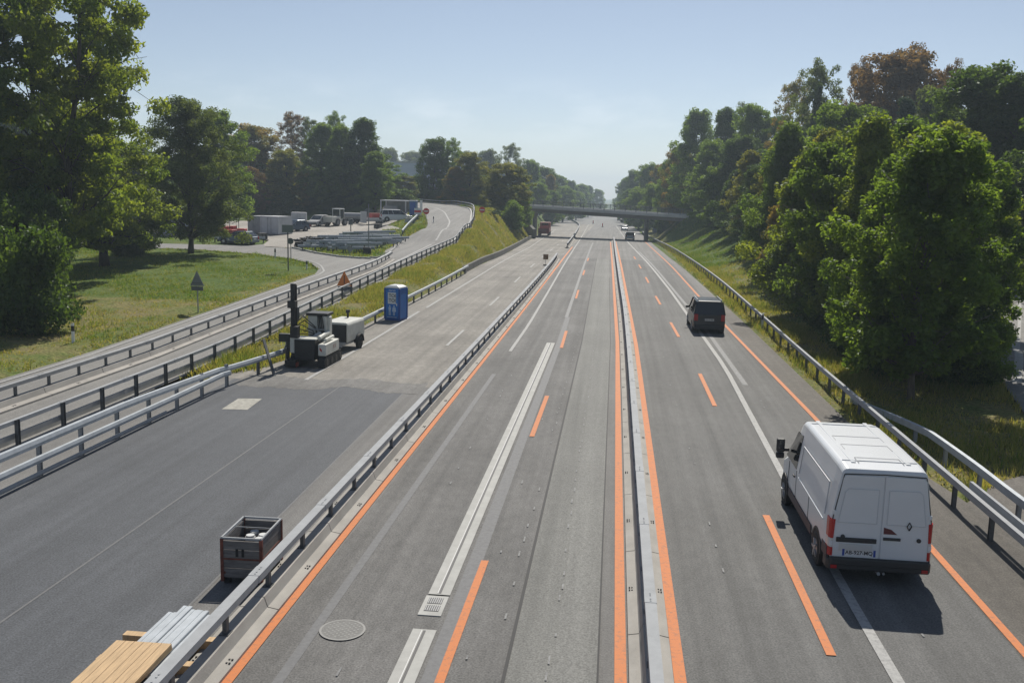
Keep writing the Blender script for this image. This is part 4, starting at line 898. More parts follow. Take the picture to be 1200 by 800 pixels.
        for y in (-1.72, 2.31):
            mb = MB(); n = 18
            mb.loft([[(s*(1.04), y+q*math.cos(a), .36+q*math.sin(a)) for a in [math.pi*k/n for k in range(n+1)]]+[(s*.80, y+q*math.cos(a), .36+q*math.sin(a)) for a in [math.pi*k/n for k in range(n+1)]][::-1] for q in (.40, .45)]); mb.build('wheel_arch', MT['dark'], root)
            mb = MB(); mb.tube([(s*1.0385, y, .36), (s*.9, y, .36)], .40, 24); mb.build('wheel_well', MT['black'], root)
            wheel_at(root, s*.94, y, .345, .225, 'rim', s)
    mb = MB(); mb.loft([[(-.99, -3.10, z), (.99, -3.10, z), (1.045, -3.0, z), (1.045, -2.72, z), (-1.045, -2.72, z), (-1.045, -3.0, z)] for z in (.30, .52)]); mb.loft([[(-.98, -3.12, z), (.98, -3.12, z), (.98, -3.02, z), (-.98, -3.02, z)] for z in (.40, .565)]); bu = mb.build('rear_bumper', MT['dark'], root, .03)
    for s in (-1, 1): mb = MB(); mb.box((s*.9, -3.105, .37), (.12, .03, .07)); mb.build('reflector', MT['redlight'], bu)
    mb = MB(); mb.tube([(0, -2.6, .27), (0, -3.12, .27)], .035, 10); mb.tube([(.12, -2.6, .25), (.12, -3.05, .25)], .03, 10); mb.build('tow_eye', MT['steel_dull'], root)
    mb = MB(); mb.loft([[(-.78, 2.24, 1.74), (.78, 2.24, 1.74), (.72, 1.83, 2.25), (-.72, 1.83, 2.25)], [(-.78, 2.29, 1.76), (.78, 2.29, 1.76), (.72, 1.88, 2.27), (-.72, 1.88, 2.27)]]); mb.build('windscreen', MT['glass'], root)
    mb = MB(); mb.box((0, 0, .36), (1.9, 5.6, .16)); mb.build('underbody', MT['black'], root)
    mb = MB(); mb.box((0, 3.2, .48), (1.8, .2, .34)); mb.build('front_bumper', MT['dark'], root, .05)
    for s in (-1, 1): mb = MB(); mb.box((s*.74, 3.1, .84), (.3, .14, .2)); mb.build('headlight', MT['whitelight'], root, .03)
white_van()
for o_ in [o_ for o_ in C.objects if o_.parent and (o_.parent.name == 'delivery_van' or (o_.parent.parent and o_.parent.parent.name == 'delivery_van'))]:
    if o_.location.y < -2.4: o_.location.y += .27          # short rear overhang
    elif o_.type == 'MESH' and o_.location.length < .01:
        for v_ in o_.data.vertices:
            if v_.co.y < -2.45: v_.co.y += .27
# --- cars and the dark minivan from one builder
def car(label, loc, rz, paint_m, L=4.4, W=1.8, Hh=1.5, style='hatch', cat='car', name='car', group=None, seen_rear=True, plate=None):
    root = thing(name, label, cat, loc, rz, group); hl = L/2; hw = W/2; zb = Hh*.60; g = .2
    body = {'van': [(-hl, .93, .35, zb*.98), (-hl+.08, .98, .25, zb), (-hl+.6, 1, g, zb), (hl-1.55, 1, g, zb), (hl-1.1, .99, g, zb*.97), (hl-.25, .94, .24, zb*.80), (hl, .82, .32, zb*.66)],
            'hatch': [(-hl, .9, .36, zb*.93), (-hl+.1, .97, .25, zb), (-hl+.7, 1, g, zb), (hl-1.6, 1, g, zb), (hl-1.1, .98, g, zb*.95), (hl-.3, .93, .24, zb*.82), (hl, .8, .33, zb*.66)],
            'sedan': [(-hl, .88, .38, zb*.95), (-hl+.1, .96, .25, zb*1.0), (-hl+1.0, 1, g, zb), (hl-1.7, 1, g, zb), (hl-1.2, .98, g, zb*.95), (hl-.3, .93, .24, zb*.82), (hl, .8, .33, zb*.66)]}[style]
    mb = MB(); mb.loft([[(hw*k*a, y, z) for a, z in ((.9, z0), (1, z0+.12), (1, z0+(z1-z0)*.6), (.97, z1-.03), (.93, z1), (-.93, z1), (-.97, z1-.03), (-1, z0+(z1-z0)*.6), (-1, z0+.12), (-.9, z0))] for y, k, z0, z1 in body])
    bo = mb.build('body', paint_m, root, .03)
    yr0, yr1, yf1, yf0 = {'van': (-hl+.03, -hl+.28, hl-1.95, hl-1.1), 'hatch': (-hl+.1, -hl+.62, hl-2.15, hl-1.2), 'sedan': (-hl+.75, -hl+1.35, hl-2.25, hl-1.3)}[style]
    wt = hw*.80; wb = hw*.95
    mb = MB(); mb.loft([[(-wb, yr0, zb-.02), (wb, yr0, zb-.02), (wb, yf0, zb-.02), (-wb, yf0, zb-.02)], [(-wt, yr1, Hh-.08), (wt, yr1, Hh-.08), (wt, yf1, Hh-.08), (-wt, yf1, Hh-.08)]]); mb.build('window_band', MT['glass'], root, .02)
    mb = MB(); mb.loft([[(-wt*.99, yr1-.02, Hh-.085), (wt*.99, yr1-.02, Hh-.085), (wt*.99, yf1+.05, Hh-.085), (-wt*.99, yf1+.05, Hh-.085)], [(-wt*.88, yr1+.1, Hh), (wt*.88, yr1+.1, Hh), (wt*.88, yf1-.15, Hh-.01), (-wt*.88, yf1-.15, Hh-.01)]]); mb.build('roof', paint_m, root, .03)
    for s in (-1, 1):
        for (ya, yb) in ((yr0, yr1), (yf0, yf1), ((yr0+yf0)/2, (yr1+yf1)/2), ((yr0*2.6+yf0)/3.6, (yr1*2.6+yf1)/3.6)): mb = MB(); mb.bar((s*wb*1.004, ya, zb-.03), (s*wt*1.004, yb, Hh-.06), .075, .03); mb.build('pillar', paint_m, root)
    for s in (-1, 1):
        mb = MB(); mb.box((s*hw*.83, -hl+.035, zb*.83), (hw*.24, .12, zb*.34)); mb.build('tail_light', MT['redlight'], root, .02)
        mb = MB(); mb.box((s*hw*.68, hl-.1, zb*.66), (hw*.36, .16, .16)); mb.build('headlight', MT['whitelight'], root, .03)
        mb = MB(); mb.box((s*(hw+.1), yf0-.38, zb+.06), (.2, .1, .15)); mb.build('wing_mirror', paint_m if style != 'van' else MT['dark'], root, .03)
        for y in (-hl+.8, hl-.85):
            mb = MB(); mb.tube([(s*hw*1.003, y, .33), (s*hw*.7, y, .33)], .38, 20); mb.build('wheel_well', MT['black'], root)
            wheel_at(root, s*(hw-.1), y, .325, .21, 'rim', s)
    mb = MB(); mb.box((0, -hl+.0, .38), (W*.93, .16, .26)); bu = mb.build('rear_bumper', MT['dark'] if style == 'van' else paint_m, root, .04)
    mb = MB(); mb.box((0, hl-.03, .36), (W*.86, .16, .26)); mb.build('front_bumper', MT['dark'], root, .04)
    mb = MB(); mb.box((0, -hl-.015, zb*.72), (.52, .03, .12)); pl = mb.build('number_plate', MT['plate'], root)
    if plate: text_mesh('plate_text', plate, .1, MT['ink'], pl, (0, -hl-.034, zb*.72), (R(90), 0, 0))
    return root
m_ = car('dark grey minivan driving away on the right hand lane ahead of the white van', (5.62, 57.4, 0), R(.4), MT['carblack'], 4.75, 1.84, 1.86, 'van', 'minivan', 'minivan', plate='VD 51 906')
mb = MB(); 
for s in (-1, 1): mb.bar((s*.68, -1.9, 1.885), (s*.68, .5, 1.885), .05, .06)
mb.build('roof_rail', MT['steel'], m_)
mb = MB(); mb.bar((-.12, -2.34, 1.02), (-.0, -2.34, .94), .02, .03); mb.bar((.12, -2.34, 1.02), (.0, -2.34, .94), .02, .03); mb.build('rear_badge', MT['steel'], m_)
for (u0, u1, v, lb, pm, st, hh) in [(733, 743, 281, 'grey car just past the bridge shadow, nearest of the three far cars', 'carsilver', 'hatch', 1.5), (728, 736, 270.5, 'second far car, beyond the bridge and ahead of the nearest grey one', 'carsilver', 'sedan', 1.45), (723, 728, 258.7, 'farthest small dark car seen under the bridge deck', 'carblack', 'hatch', 1.5)]:
    z = 0.
    for _ in range(60): q = atz((u0+u1)/2, v, z); z = .6*z+.4*float(zr(q.y))
    car(lb, (q.x, q.y+2, float(zr(q.y+2))), R(1), MT[pm], 4.3, 1.78, hh, st, group='far cars on the motorway')
# --- dark red work truck standing under the bridge, seen from behind
p = atz(637, 276, -1.05); p.y += 2; root = thing('work_truck', 'dark red flatbed lorry with a rear frame parked under the bridge', 'truck', (p.x, p.y, float(zr(p.y))))
mb = MB(); mb.box((0, .2, .95), (2.3, 6.2, .3)); mb.box((0, -2.8, .72), (2.2, .12, .5)); mb.build('chassis', MT['darkred'], root, .03)
mb = MB(); mb.box((0, 2.6, 1.85), (2.25, 1.6, 1.75)); cb = mb.build('cab', MT['darkred'], root, .1)
mb = MB(); mb.box((0, 1.78, 2.3), (1.3, .03, .5)); mb.build('rear_window', MT['glass'], cb)
mb = MB(); mb.box((0, .8, 1.5), (2.3, .1, .9)); mb.build('headboard', MT['red'], root)
mb = MB()
for s in (-1, 1): mb.box((s*1.1, -2.6, 1.75), (.1, .1, 1.4)); mb.box((s*1.12, -.8, 1.35), (.06, 3.4, .5))
mb.box((0, -2.6, 2.4), (2.2, .1, .1)); mb.box((0, -2.68, 1.3), (2.2, .06, .5)); mb.build('load_frame', MT['darkred'], root)
for s in (-1, 1):
    for y in (-1.7, 2.4): wheel_at(root, s*.98, y, .48, .4, 'rim', s)
    mb = MB(); mb.box((s*.85, -2.87, .75), (.35, .05, .16)); mb.build('tail_light', MT['redlight'], root)
# ------------------------------------------------------------------ roadworks things near the camera
# mesh pallet box with its load
p = Vector((-7.06, 17.72, 0)); cr = thing('pallet_box', 'weathered board crate with rusty corners standing behind the steel barrier', 'crate', p, R(1.5))
mb = MB()
for s in (-1, 1):
    for k in range(4): mb.box((0, s*.6, .24+.19*k), (.78, .025, .18)); mb.box((s*.39, 0, .24+.19*k), (.025, 1.18, .18))
mb.box((0, 0, .14), (.76, 1.16, .03)); mb.build('board_wall', MT['oldwood'], cr)
mb = MB()
for sx in (-1, 1):
    for sy in (-1, 1): mb.box((sx*.395, sy*.6, .5), (.06, .06, .88))
for sx in (-1, 1): mb.box((sx*.41, 0, .53), (.012, 1.2, .035))
mb.box((0, -.615, .53), (.78, .012, .035)); mb.build('corner_post', MT['rust'], cr)
mb = MB()
for sx in (-1, 1): mb.box((sx*.40, 0, .955), (.035, 1.24, .035)); mb.box((0, sx*.605, .955), (.8, .035, .035))
mb.box((0, .1, .93), (.78, .012, .012))
mb.build('wire_rim', MT['steel'], cr)
for sx in (-1, 1):
    for sy in (-.5, 0, .5): mb = MB(); mb.box((sx*.33, sy*1.0, .06), (.1, .14, .12)); mb.build('foot', MT['black'], cr)
mb = MB()
for x in (-.09, .03): mb.box((x, -.618, .66), (.05, .012, .16))
mb.build('label_slot', MT['black'], cr)
can = thing('metal_can', 'grey metal can with a white lid standing in the weathered crate', 'can', p+Vector((.12, .05, .17)), 0, 'cans in the crate')
mb = MB(); mb.tube([(0, 0, 0), (0, 0, .52)], .105, 18); mb.build('barrel', MT['steel_dull'], can)
mb = MB(); mb.tube([(0, 0, .52), (0, 0, .56)], .085, 18); mb.build('lid', MT['roofwhite'], can)
for dx, dy in ((.12, .28), (-.12, .2), (-.12, .43)): dup(can, p+Vector((dx, dy, .17)))
mb = MB(p+Vector((0, 0, .16))); r3 = random.Random(5)
for k in range(16): c = p+Vector((r3.uniform(-.25, .25), r3.uniform(-.45, -.05), .2+r3.random()*.22)); mb.bar(c-Vector((.1, r3.uniform(.05, .2), 0)), c+Vector((.1, r3.uniform(.05, .2), r3.uniform(-.05, .1))), .05, .05)
struct(tag(mb.build('scrap_fittings', MT['rust']), 'heap of small rusty fittings in the front half of the crate', 'fittings'), 'stuff')
# bundle of steel rails on timbers
for k, x in enumerate((-7.46, -7.28, -7.10, -6.92, -6.74)):
    mb = MB((x, 14.0, .22)); zz = .30+(.0, .035, .01, .04, .0)[k]; L0 = 12.9+.05*(k % 2); L1 = 15.02+.07*((k*3) % 4)
    mb.loft([[(x+a, y, zz+b) for a, b in ((-.088, -.06), (.088, -.06), (.088, .05), (.078, .06), (.02, .06), (.014, .05), (-.014, .05), (-.02, .06), (-.078, .06), (-.088, .05))] for y in (L0, L1)])
    tag(mb.build('steel_rail', MT['steel_new']), ['galvanised rail outermost in the bundle, on the dark asphalt side', 'galvanised rail second from the asphalt side of the bundle', 'galvanised rail in the middle of the bundle', 'galvanised rail second from the barrier in the bundle', 'galvanised rail of the bundle lying closest to the barrier'][k], 'steel rail', 'galvanised rails stacked on timbers')
for y, lb in ((14.4, 'timber bearer under the far end of the rail bundle'), (13.55, 'timber bearer under the middle of the rail bundle'), (12.55, 'timber bearer hidden under the plywood stack')):
    mb = MB((-7.15, y, 0)); mb.box((-7.15, y, .12), (1.75, .16, .22)); tag(mb.build('timber_bearer', MT['wood']), lb, 'timber')
for k in range(3):
    mb = MB((-7.2, 12.5, .4)); mb.box((-7.27+.015*k, 12.5-.02*k, .41+.042*k), (.92, 2.3, .036), R(.6*k)); mb.cur = 1
    if k == 2:
        for i_ in range(1, 6): mb.box((-7.24-.46+.153*i_, 12.46, .513), (.008, 2.28, .002), R(1.2))
    else: mb.box((-7.27+.015*k, 12.5-1.153-.02*k, .41+.042*k), (.9, .003, .012), R(.6*k))
    mb.cur = 0
    tag(mb.build('plywood_sheet', [MT['wood'], mat('plank joint', (.16, .1, .06), .9)], None), ['lowest plywood sheet of the stack at the bottom edge', 'middle plywood sheet of the stack at the bottom edge', 'top plywood sheet, pale grained face up at the bottom edge'][k], 'plywood', 'stacked plywood sheets')
# slot drain, grate and manhole
mb = MB(); 
for y0, y1 in ((17.25, 49.2), (9.5, 15.75)): mb.add([(-3.33, y0, .021), (-2.9, y0, .021), (-2.9+.02, y1, .021), (-3.33+.02, y1, .021)], [(0, 1, 2, 3)])
mb.cur = 1
for y0, y1 in ((17.3, 49.1), (9.5, 15.7)): mb.add([(-3.135, y0, .025), (-3.085, y0, .025), (-3.065, y1, .025), (-3.115, y1, .025)], [(0, 1, 2, 3)])
mb.cur = 2
for y0, y1 in ((17.3, 49.1), (9.5, 15.7)): mb.box((-3.14+.0, (y0+y1)/2, .026), (.012, y1-y0, .008), R(-.04))  # thin white strip paints the highlight along the slot
struct(mb.build('slot_drain', [MT['conc_light'], MT['ink'], MT['signwhite']]))
g_ = thing('drain_grate', 'two field drain grate in a pale frame ending the long slot drain', 'drain grate', (-3.13, 16.75, 0))
mb = MB(); mb.box((0, 0, .012), (.44, .86, .02)); mb.build('frame', MT['conc_light'], g_)
mb = MB()
for y in (-.13, .2):
    mb.box((0, y, .024), (.28, .26, .006))
mb.build('opening', MT['ink'], g_)
mb = MB()
for y in (-.13, .2):
    for k in range(7): mb.box((-.12+.04*k, y, .029), (.014, .24, .008))
mb.build('bar', MT['steel_dull'], g_)
mb = MB((-4.54, 15.5, 0)); mb.tube([(-4.54, 15.5, .004), (-4.54, 15.5, .022)], .39, 40); mb.cur = 1
mb.loft([[(-4.54+q*math.cos(a), 15.5+q*math.sin(a), .024) for q in (.37, .41)] for a in [2*math.pi*k/40 for k in range(41)]], cap=False, closed=False)
for i in range(-6, 7):
    for j in range(-6, 7):
        if (i*i+j*j) < 36 and (i+j) % 2 == 0: mb.box((-4.54+i*.054, 15.5+j*.054, .0225), (.032, .032, .003))
tag(mb.build('manhole_cover', [mat('cast iron', (.15, .15, .145), .7, .2, .2, 20), mat('worn iron', (.2, .2, .195), .6, .3)]), 'round studded manhole cover in the lane right of the orange line', 'manhole cover')
# ------------------------------------------------------------------ mobile toilet
p = Vector((-12.97, 55.9, 0)); pt = thing('portable_toilet', 'blue plastic portable toilet cabin with white sign on the door, beside the guardrail', 'toilet cabin', p, R(-14)); pt.scale = (.9, .9, .93)
mb = MB(); mb.box((0, 0, 1.09), (1.10, 1.14, 1.98)); mb.build('cabin', MT['cabinblue'], pt, .05)
mb = MB(); mb.box((0, 0, .07), (1.12, 1.16, .14)); mb.build('skid', MT['cabinblue2'], pt, .02)
for sx in (-1, 1):
    for sy in (-1, 1): mb = MB(); mb.box((sx*.535, sy*.555, 1.08), (.12, .12, 2.0)); mb.build('corner_post', MT['cabinblue2'], pt, .03)
mb = MB(); mb.loft([[(-.56, -.58, 2.08), (.56, -.58, 2.08), (.56, .58, 2.08), (-.56, .58, 2.08)], [(-.54, -.56, 2.16), (.54, -.56, 2.16), (.54, .56, 2.16), (-.54, .56, 2.16)], [(-.3, -.4, 2.27), (.3, -.4, 2.27), (.3, .4, 2.27), (-.3, .4, 2.27)]]); mb.build('roof', MT['roofwhite'], pt, .03)
mb = MB(); mb.box((0, -.577, 1.08), (.86, .03, 1.86)); dr = mb.build('door', MT['cabinblue'], pt, .015)
mb = MB(); mb.box((0, -.595, 1.45), (.60, .012, .74)); mb.build('sign_panel', MT['signwhite'], dr)
for z in (1.60, 1.30): text_mesh('lettering', 'TOI', .31, MT['ink'], dr, (.03, -.606, z), (R(90), 0, 0))
text_mesh('lettering', 'TOI TOI', .14, MT['signwhite'], dr, (0, -.598, 1.93), (R(90), 0, 0))
mb = MB()
for x, sk in ((-.16, 0), (.16, 1)):
    mb.tube([(x, -.593, .93), (x, -.60, .93)], .055, 14)
    mb.prism([(x-.1, .86), (x+.1, .86), (x+(.15 if sk else .06), .58), (x-(.15 if sk else .06), .58)], 'y', -.60, -.593)
    for d in (-.04, .04): mb.box((x+d, -.5965, .47), (.05, .007, .26))
mb.build('pictogram', mat('pale pictogram', (.5, .6, .72), .5), dr)
mb = MB(); mb.box((0, -.597, .22), (.7, .01, .03)); mb.build('kick_strip', MT['roofwhite'], dr)
mb = MB(); mb.box((.36, -.605, 1.05), (.06, .04, .16)); mb.build('handle', MT['roofwhite'], dr)
for z in (1.75, 1.85, 1.95): mb = MB(); mb.box((.556, 0, z), (.012, .7, .04)); mb.build('vent', MT['cabinblue2'], pt)
# ------------------------------------------------------------------ drilling rig
rg = thing('drilling_rig', 'tracked drilling rig with tall dark mast and off white hoods beside the guardrail', 'drilling rig', (-13.05, 40.7, 0), R(-1))
for s in (-1, 1):
    mb = MB(); xx = s*.62
    lp = [(-1.25, .12), (-1.12, .0), (1.05, .0), (1.2, .12), (1.2, .38), (1.05, .5), (-1.12, .5), (-1.25, .38)]
    mb.prism(lp, 'x', xx-.17, xx+.17); tr = mb.build('crawler_track', MT['black'], rg, .02)
    mb = MB()
    for k in range(14): mb.box((xx, -1.1+.165*k, .505), (.36, .05, .03)); mb.box((xx, -1.1+.165*k, .012), (.36, .05, .025))
    for k in range(4): mb.box((xx, -1.262+.0*k, .1+.1*k), (.36, .03, .05))
    mb.build('grouser', MT['blackmetal'], tr)
    for y in (-.95, -.3, .3, .9): mb = MB(); mb.tube([(xx+s*.15, y, .25), (xx+s*.19, y, .25)], .15, 14); mb.build('roller', MT['blackmetal'], tr)
mb = MB(); mb.box((-.15, -.75, .78), (.92, .9, .9)); mb.build('engine_block', MT['blackmetal'], rg, .03)
mb = MB(); mb.box((-.15, -.72, 1.25), (1.0, .85, .05)); mb.build('deck_plate', MT['machine'], rg, .01)
mb = MB(); mb.box((.62, -.2, .80), (.36, 1.9, .52)); hd = mb.build('side_hood', MT['machine'], rg, .04)
mb = MB(); mb.prism([(.52, .93), (.62, .81), (.62, .72), (.52, .80)], 'y', -1.158, -1.15); mb.build('warning_mark', MT['red'], hd)
for y, t_ in ((-.1, '1'), (.15, '5')): text_mesh('number', t_, .24, MT['darkred'], hd, (.803, y, .82), (R(90), 0, R(90)))
mb = MB(); mb.box((-.1, .75, 1.35), (.85, .8, 1.5)); cbn = mb.build('tower_cabinet', MT['machine'], rg, .05)
mb = MB(); mb.box((-.1, .75, 2.16), (1.0, .9, .12)); mb.build('cabinet_top', MT['blackmetal'], cbn, .02)
mb = MB(); mb.box((.32, .7, 1.55), (.25, .3, 1.0)); mb.build('side_locker', MT['machine'], cbn, .03)
mb = MB(); mb.tube([(.35, -.75, 1.26), (.35, .55, 1.34)], .10, 14); mb.tube([(.62, -.7, 1.18), (.62, .4, 1.2)], .07, 12); mb.build('cylinder', MT['machine'], rg, smooth=False)
mb = MB(); mb.tube([(-.85, -.9, .72), (-.3, -.5, 1.0), (.1, .2, 1.35)], .09, 12); mb.build('boom', MT['machine'], rg)
mb = MB(); mb.box((-.72, -.95, 2.0), (.18, .22, 3.3)); mb.box((-.72, -.83, 2.0), (.26, .05, 3.2)); ms = mb.build('mast', MT['blackmetal'], rg, .015)
mb = MB(); mb.box((-.72, -1.09, 1.15), (.2, .1, 1.05)); mb.build('feed_cylinder', MT['machine'], ms, .02)
mb = MB(); mb.box((-.74, -1.0, 2.75), (.36, .3, .32)); mb.box((-.62, -1.05, 1.55), (.34, .34, .5)); mb.tube([(-.72, -1.07, .35), (-.72, -1.07, 2.6)], .035, 10); mb.build('drill_head', MT['blackmetal'], ms, .02)
mb = MB(); mb.box((-1.0, -.9, .75), (.12, .12, 1.3)); mb.box((-1.15, -.85, 1.25), (.5, .28, .35)); mb.box((-.7, -1.2, .22), (.5, .6, .3)); mb.build('clamp_frame', MT['blackmetal'], rg, .02)
mb = MB(); mb.box((-.66, -1.32, .16), (.5, .3, .2)); mb.build('foot_plate', MT['darkred'], rg, .03)
mb = MB()
for k in range(7):
    a = r3.uniform(-.08, .08); mb.tube([(-.7+a, -.8, 1.9-.12*k), (-.45+a, -.55, 2.2-.2*k), (-.2+a, .3, 1.6-.1*k), (-.15+a, .35, 1.2)], .022, 6)
for k in range(4): mb.tube([(-.05+.06*k, .33, 2.1), (0+.08*k, .2, 1.7), (.1+.05*k, .3, 1.2)], .025, 6)
mb.build('hose', MT['black'], rg)
mb = MB(); mb.box((-1.05, -.3, .95), (.4, .5, .4)); mb.box((-1.1, .3, .7), (.3, .5, .5)); mb.tube([(-1.25, -1.0, .5), (-.95, -.4, 1.5)], .04, 8); mb.tube([(-.5, .1, 1.5), (.3, .1, 1.52)], .03, 8); mb.build('valve_bank', MT['steel_dull'], rg, .02)
q = onT(312, 441); mb = MB(q); mb.bar(q+Vector((.35, .1, -.1)), q+Vector((-.55, 1.2, 1.35)), .10, .10)
tag(mb.build('leaning_post', MT['post']), 'dark steel post left leaning over the guardrail beside the drilling rig', 'post')
# compressor trailer
cp = thing('compressor_trailer', 'off white mobile compressor on two wheels standing behind the drilling rig', 'compressor', (-13.05, 44.9, 0), R(-6)); cp.scale = (.86, .9, .88)
mb = MB(); mb.loft([[(x, y, z) for x, z in ((-.75, .55), (.75, .55), (.78, .9), (.76, 1.5), (.66, 1.62), (-.66, 1.62), (-.76, 1.5), (-.78, .9))] for y in (-1.15, 1.3)]); mb.build('canopy', MT['machine'], cp, .05)
mb = MB(); mb.box((-.02, -1.17, 1.0), (1.4, .06, 1.0)); gr = mb.build('grille', MT['blackmetal'], cp, .01)
mb = MB()
for k in range(9): mb.box((-.02, -1.21, .58+.11*k), (1.32, .03, .03))
mb.build('louvre', MT['dark'], gr)
mb = MB(); mb.box((0, -.1, .48), (1.3, 2.5, .16)); mb.box((.1, -1.45, .36), (.9, .1, .1)); mb.tube([(0, -1.2, .5), (0, -2.0, .38)], .05, 8); mb.build('chassis', MT['steel_dull'], cp, .01)
for s in (-1, 1):
    wheel_at(cp, s*.82, .35, .36, .2, 'dark', s)
    mb = MB(); mb.loft([[(s*q, .35+.44*math.cos(a), .36+.44*math.sin(a)) for q in (.70, .95)]+[(s*q, .35+.48*math.cos(a), .36+.48*math.sin(a)) for q in (.95, .70)] for a in [math.pi*k/10 for k in range(11)]]); mb.build('mudguard', MT['black'], cp)
mb = MB(); mb.tube([(-.1, .9, 1.6), (-.1, .9, 1.95)], .06, 10); mb.box((-.1, .9, 1.98), (.18, .18, .18)); mb.build('exhaust', MT['black'], cp)
# ------------------------------------------------------------------ signs
def post_of(root, z0, z1, r=.035, x=0, y=.04, name='post', m='steel_dull'): mb = MB(); mb.tube([(x, y, z0), (x, y, z1)], r, 10); return mb.build(name, MT[m], root)
def tri_sign(name, label, u, Y, vt, vb, vp, wpx, face, plate, emblem=False):
    q = aty(u, vb, Y); z0 = q.z; zt = aty(u, vt, Y).z; zp = aty(u, vp, Y).z; g0 = Tz(q.x, Y); hw = wpx/2*(Y*.98-q.x*.1)/F
    root = thing(name, label, 'road sign', (q.x, Y, g0), math.atan2(q.x, -Y)*0-R(-12 if q.x < 0 else 0)*0)
    a, b, c = zt-g0, z0-g0, zp-g0
    mb = MB(); mb.prism([(-hw, b), (hw, b), (0, a)], 'y', 0, .02); p_ = mb.build('panel', face, root, .006)
    mb = MB(); mb.prism([(-hw*.84, c), (hw*.84, c), (hw*.84, b-.03), (-hw*.84, b-.03)], 'y', 0, .02); mb.build('supplementary_plate', plate, root, .004)
    if emblem:
        mb = MB(); mb.bar((0, -.005, b+(a-b)*.15), (0, -.005, b+(a-b)*.7), .07, .008); mb.build('symbol', mat('dark symbol', (.12, .05, .02), .6), p_)
    else:
        mb = MB(); mb.box((0, -.02, b+(a-b)*.2), (hw*1.5, .03, .05)); mb.box((0, -.02, c+.1), (hw*1.4, .03, .04)); mb.build('bracket', MT['signdark'], p_)
    post_of(root, -.2, a*.8 if not emblem else b)
tri_sign('warning_sign', 'grey back of a triangular warning sign standing in the grass of the island', 231, 53.6, 317, 335, 340.5, 17.5, MT['signgrey'], MT['signdark'])
tri_sign('warning_sign', 'orange triangular roadworks sign above a dark plate behind the rail fence', 403.5, 63, 317.5, 335, 341, 18.5, MT['signorange'], MT['signdark'], True)
def round_sign(name, label, u, Y, vc, dpx, face, bar=None, vb=None):
    if vb: Y = onT(u, vb).y
    q = aty(u, vc, Y); g0 = Tz(q.x, Y); r = dpx/2*(Y*.98-q.x*.1)/F; z = q.z-g0
    root = thing(name, label, 'road sign', (q.x, Y, g0))
    mb = MB(); mb.tube([(0, 0, z), (0, -.02, z)], r, 28); d = mb.build('panel', face, root)
    if bar: mb = MB(); mb.box((0, -.026, z), (r*1.5, .01, r*.34)); mb.build('white_bar', bar, d)
    post_of(root, -.2, z+r*.6)
round_sign('no_entry_sign', 'red no entry sign on the grass inside the ramp bend', 499.5, 146, 247.5, 7.4, MT['signred'], MT['signwhite'], 262)
round_sign('no_entry_sign', 'red no entry sign on the bank outside the ramp bend, before the shrubs', 565, 146, 246, 7.2, MT['signred'], MT['signwhite'], 259)
round_sign('round_sign', 'dark back of a round sign on a thin post at the island tip', 340.5, 84, 282.5, 7.5, MT['signdark'])
round_sign('round_sign', 'grey back of a round sign beside the right bridge pier', 767, 186, 270, 5.5, MT['signgrey'])
round_sign('round_sign', 'small pale round disc sign before the pile of rails', 410, 90, 291.5, 7, MT['signgrey'])
q = aty(337, 268, 76); g0 = Tz(q.x, 76); root = thing('direction_sign', 'small dark rectangular sign on a tall post at the island tip', 'road sign', (q.x, 76, g0))
mb = MB(); mb.box((0, 0, q.z-g0), (.95, .03, .62)); mb.build('panel', MT['signgrey'], root); post_of(root, -.2, q.z-g0, .05, m='post')
q = aty(639.6, 301, 103); root = thing('roadworks_board', 'small brown orange board on a stand at the end of the roadworks barrier', 'road sign', (q.x, 103, 0))
mb = MB(); mb.box((0, 0, q.z), (.56, .03, .56)); mb.build('panel', mat('brown orange board', (.22, .12, .045), .6), root); post_of(root, 0, q.z, .025)
mb = MB(); mb.box((0, .04, .05), (.5, .35, .1)); mb.build('foot', MT['black'], root)
q = onT(432, 298); root = thing('lamp_post', 'thin grey post rising in front of the pile of steel rails', 'post', q)
mb = MB(); mb.tube([(0, 0, -.2), (0, 0, 5.0)], [.06, .04], 10); mb.build('pole', MT['steel_dull'], root)
mb = MB(); mb.box((-.12, -.1, .35), (.75, .4, .7)); mb.build('base_box', MT['blackmetal'], root, .03)
q = onT(411, 278); root = thing('traffic_light', 'dark post with a box on top at the edge of the yard', 'post', q)
mb = MB(); mb.box((0, 0, 1.9), (.5, .3, .75)); mb.build('box', MT['signdark'], root, .03); post_of(root, -.1, 1.6, .06, m='post'); mb = MB(); mb.box((0, 0, .3), (.4, .3, .6)); mb.build('base_box', MT['blackmetal'], root)
for u, v, h, lb in [(86, 402, 1.0, 'white marker post with black band at the edge of the left lane'), (322.5, 302, .9, 'marker post on the far side of the island by the junction'), (359.5, 316, .8, 'dark marker post at the rounded tip of the island'), (893, 386, 1.0, 'white marker post in the shaded grass behind the right guardrail'), (756, 276, 1.0, 'marker post at the right road edge before the bridge pier'), (508, 261, .9, 'marker post on the grass inside the ramp bend')]:
    q = onT(u, v); root = thing('marker_post', lb, 'marker post', q)
    mb = MB(); mb.prism([(-.06, -.1), (.06, -.1), (.06, h), (-.06, h-.06)], 'y', -.05, .05); mb.build('post', MT['signwhite'], root)
    mb = MB(); mb.box((0, 0, h*.72), (.125, .105, .26)); mb.build('black_band', MT['ink'], root)
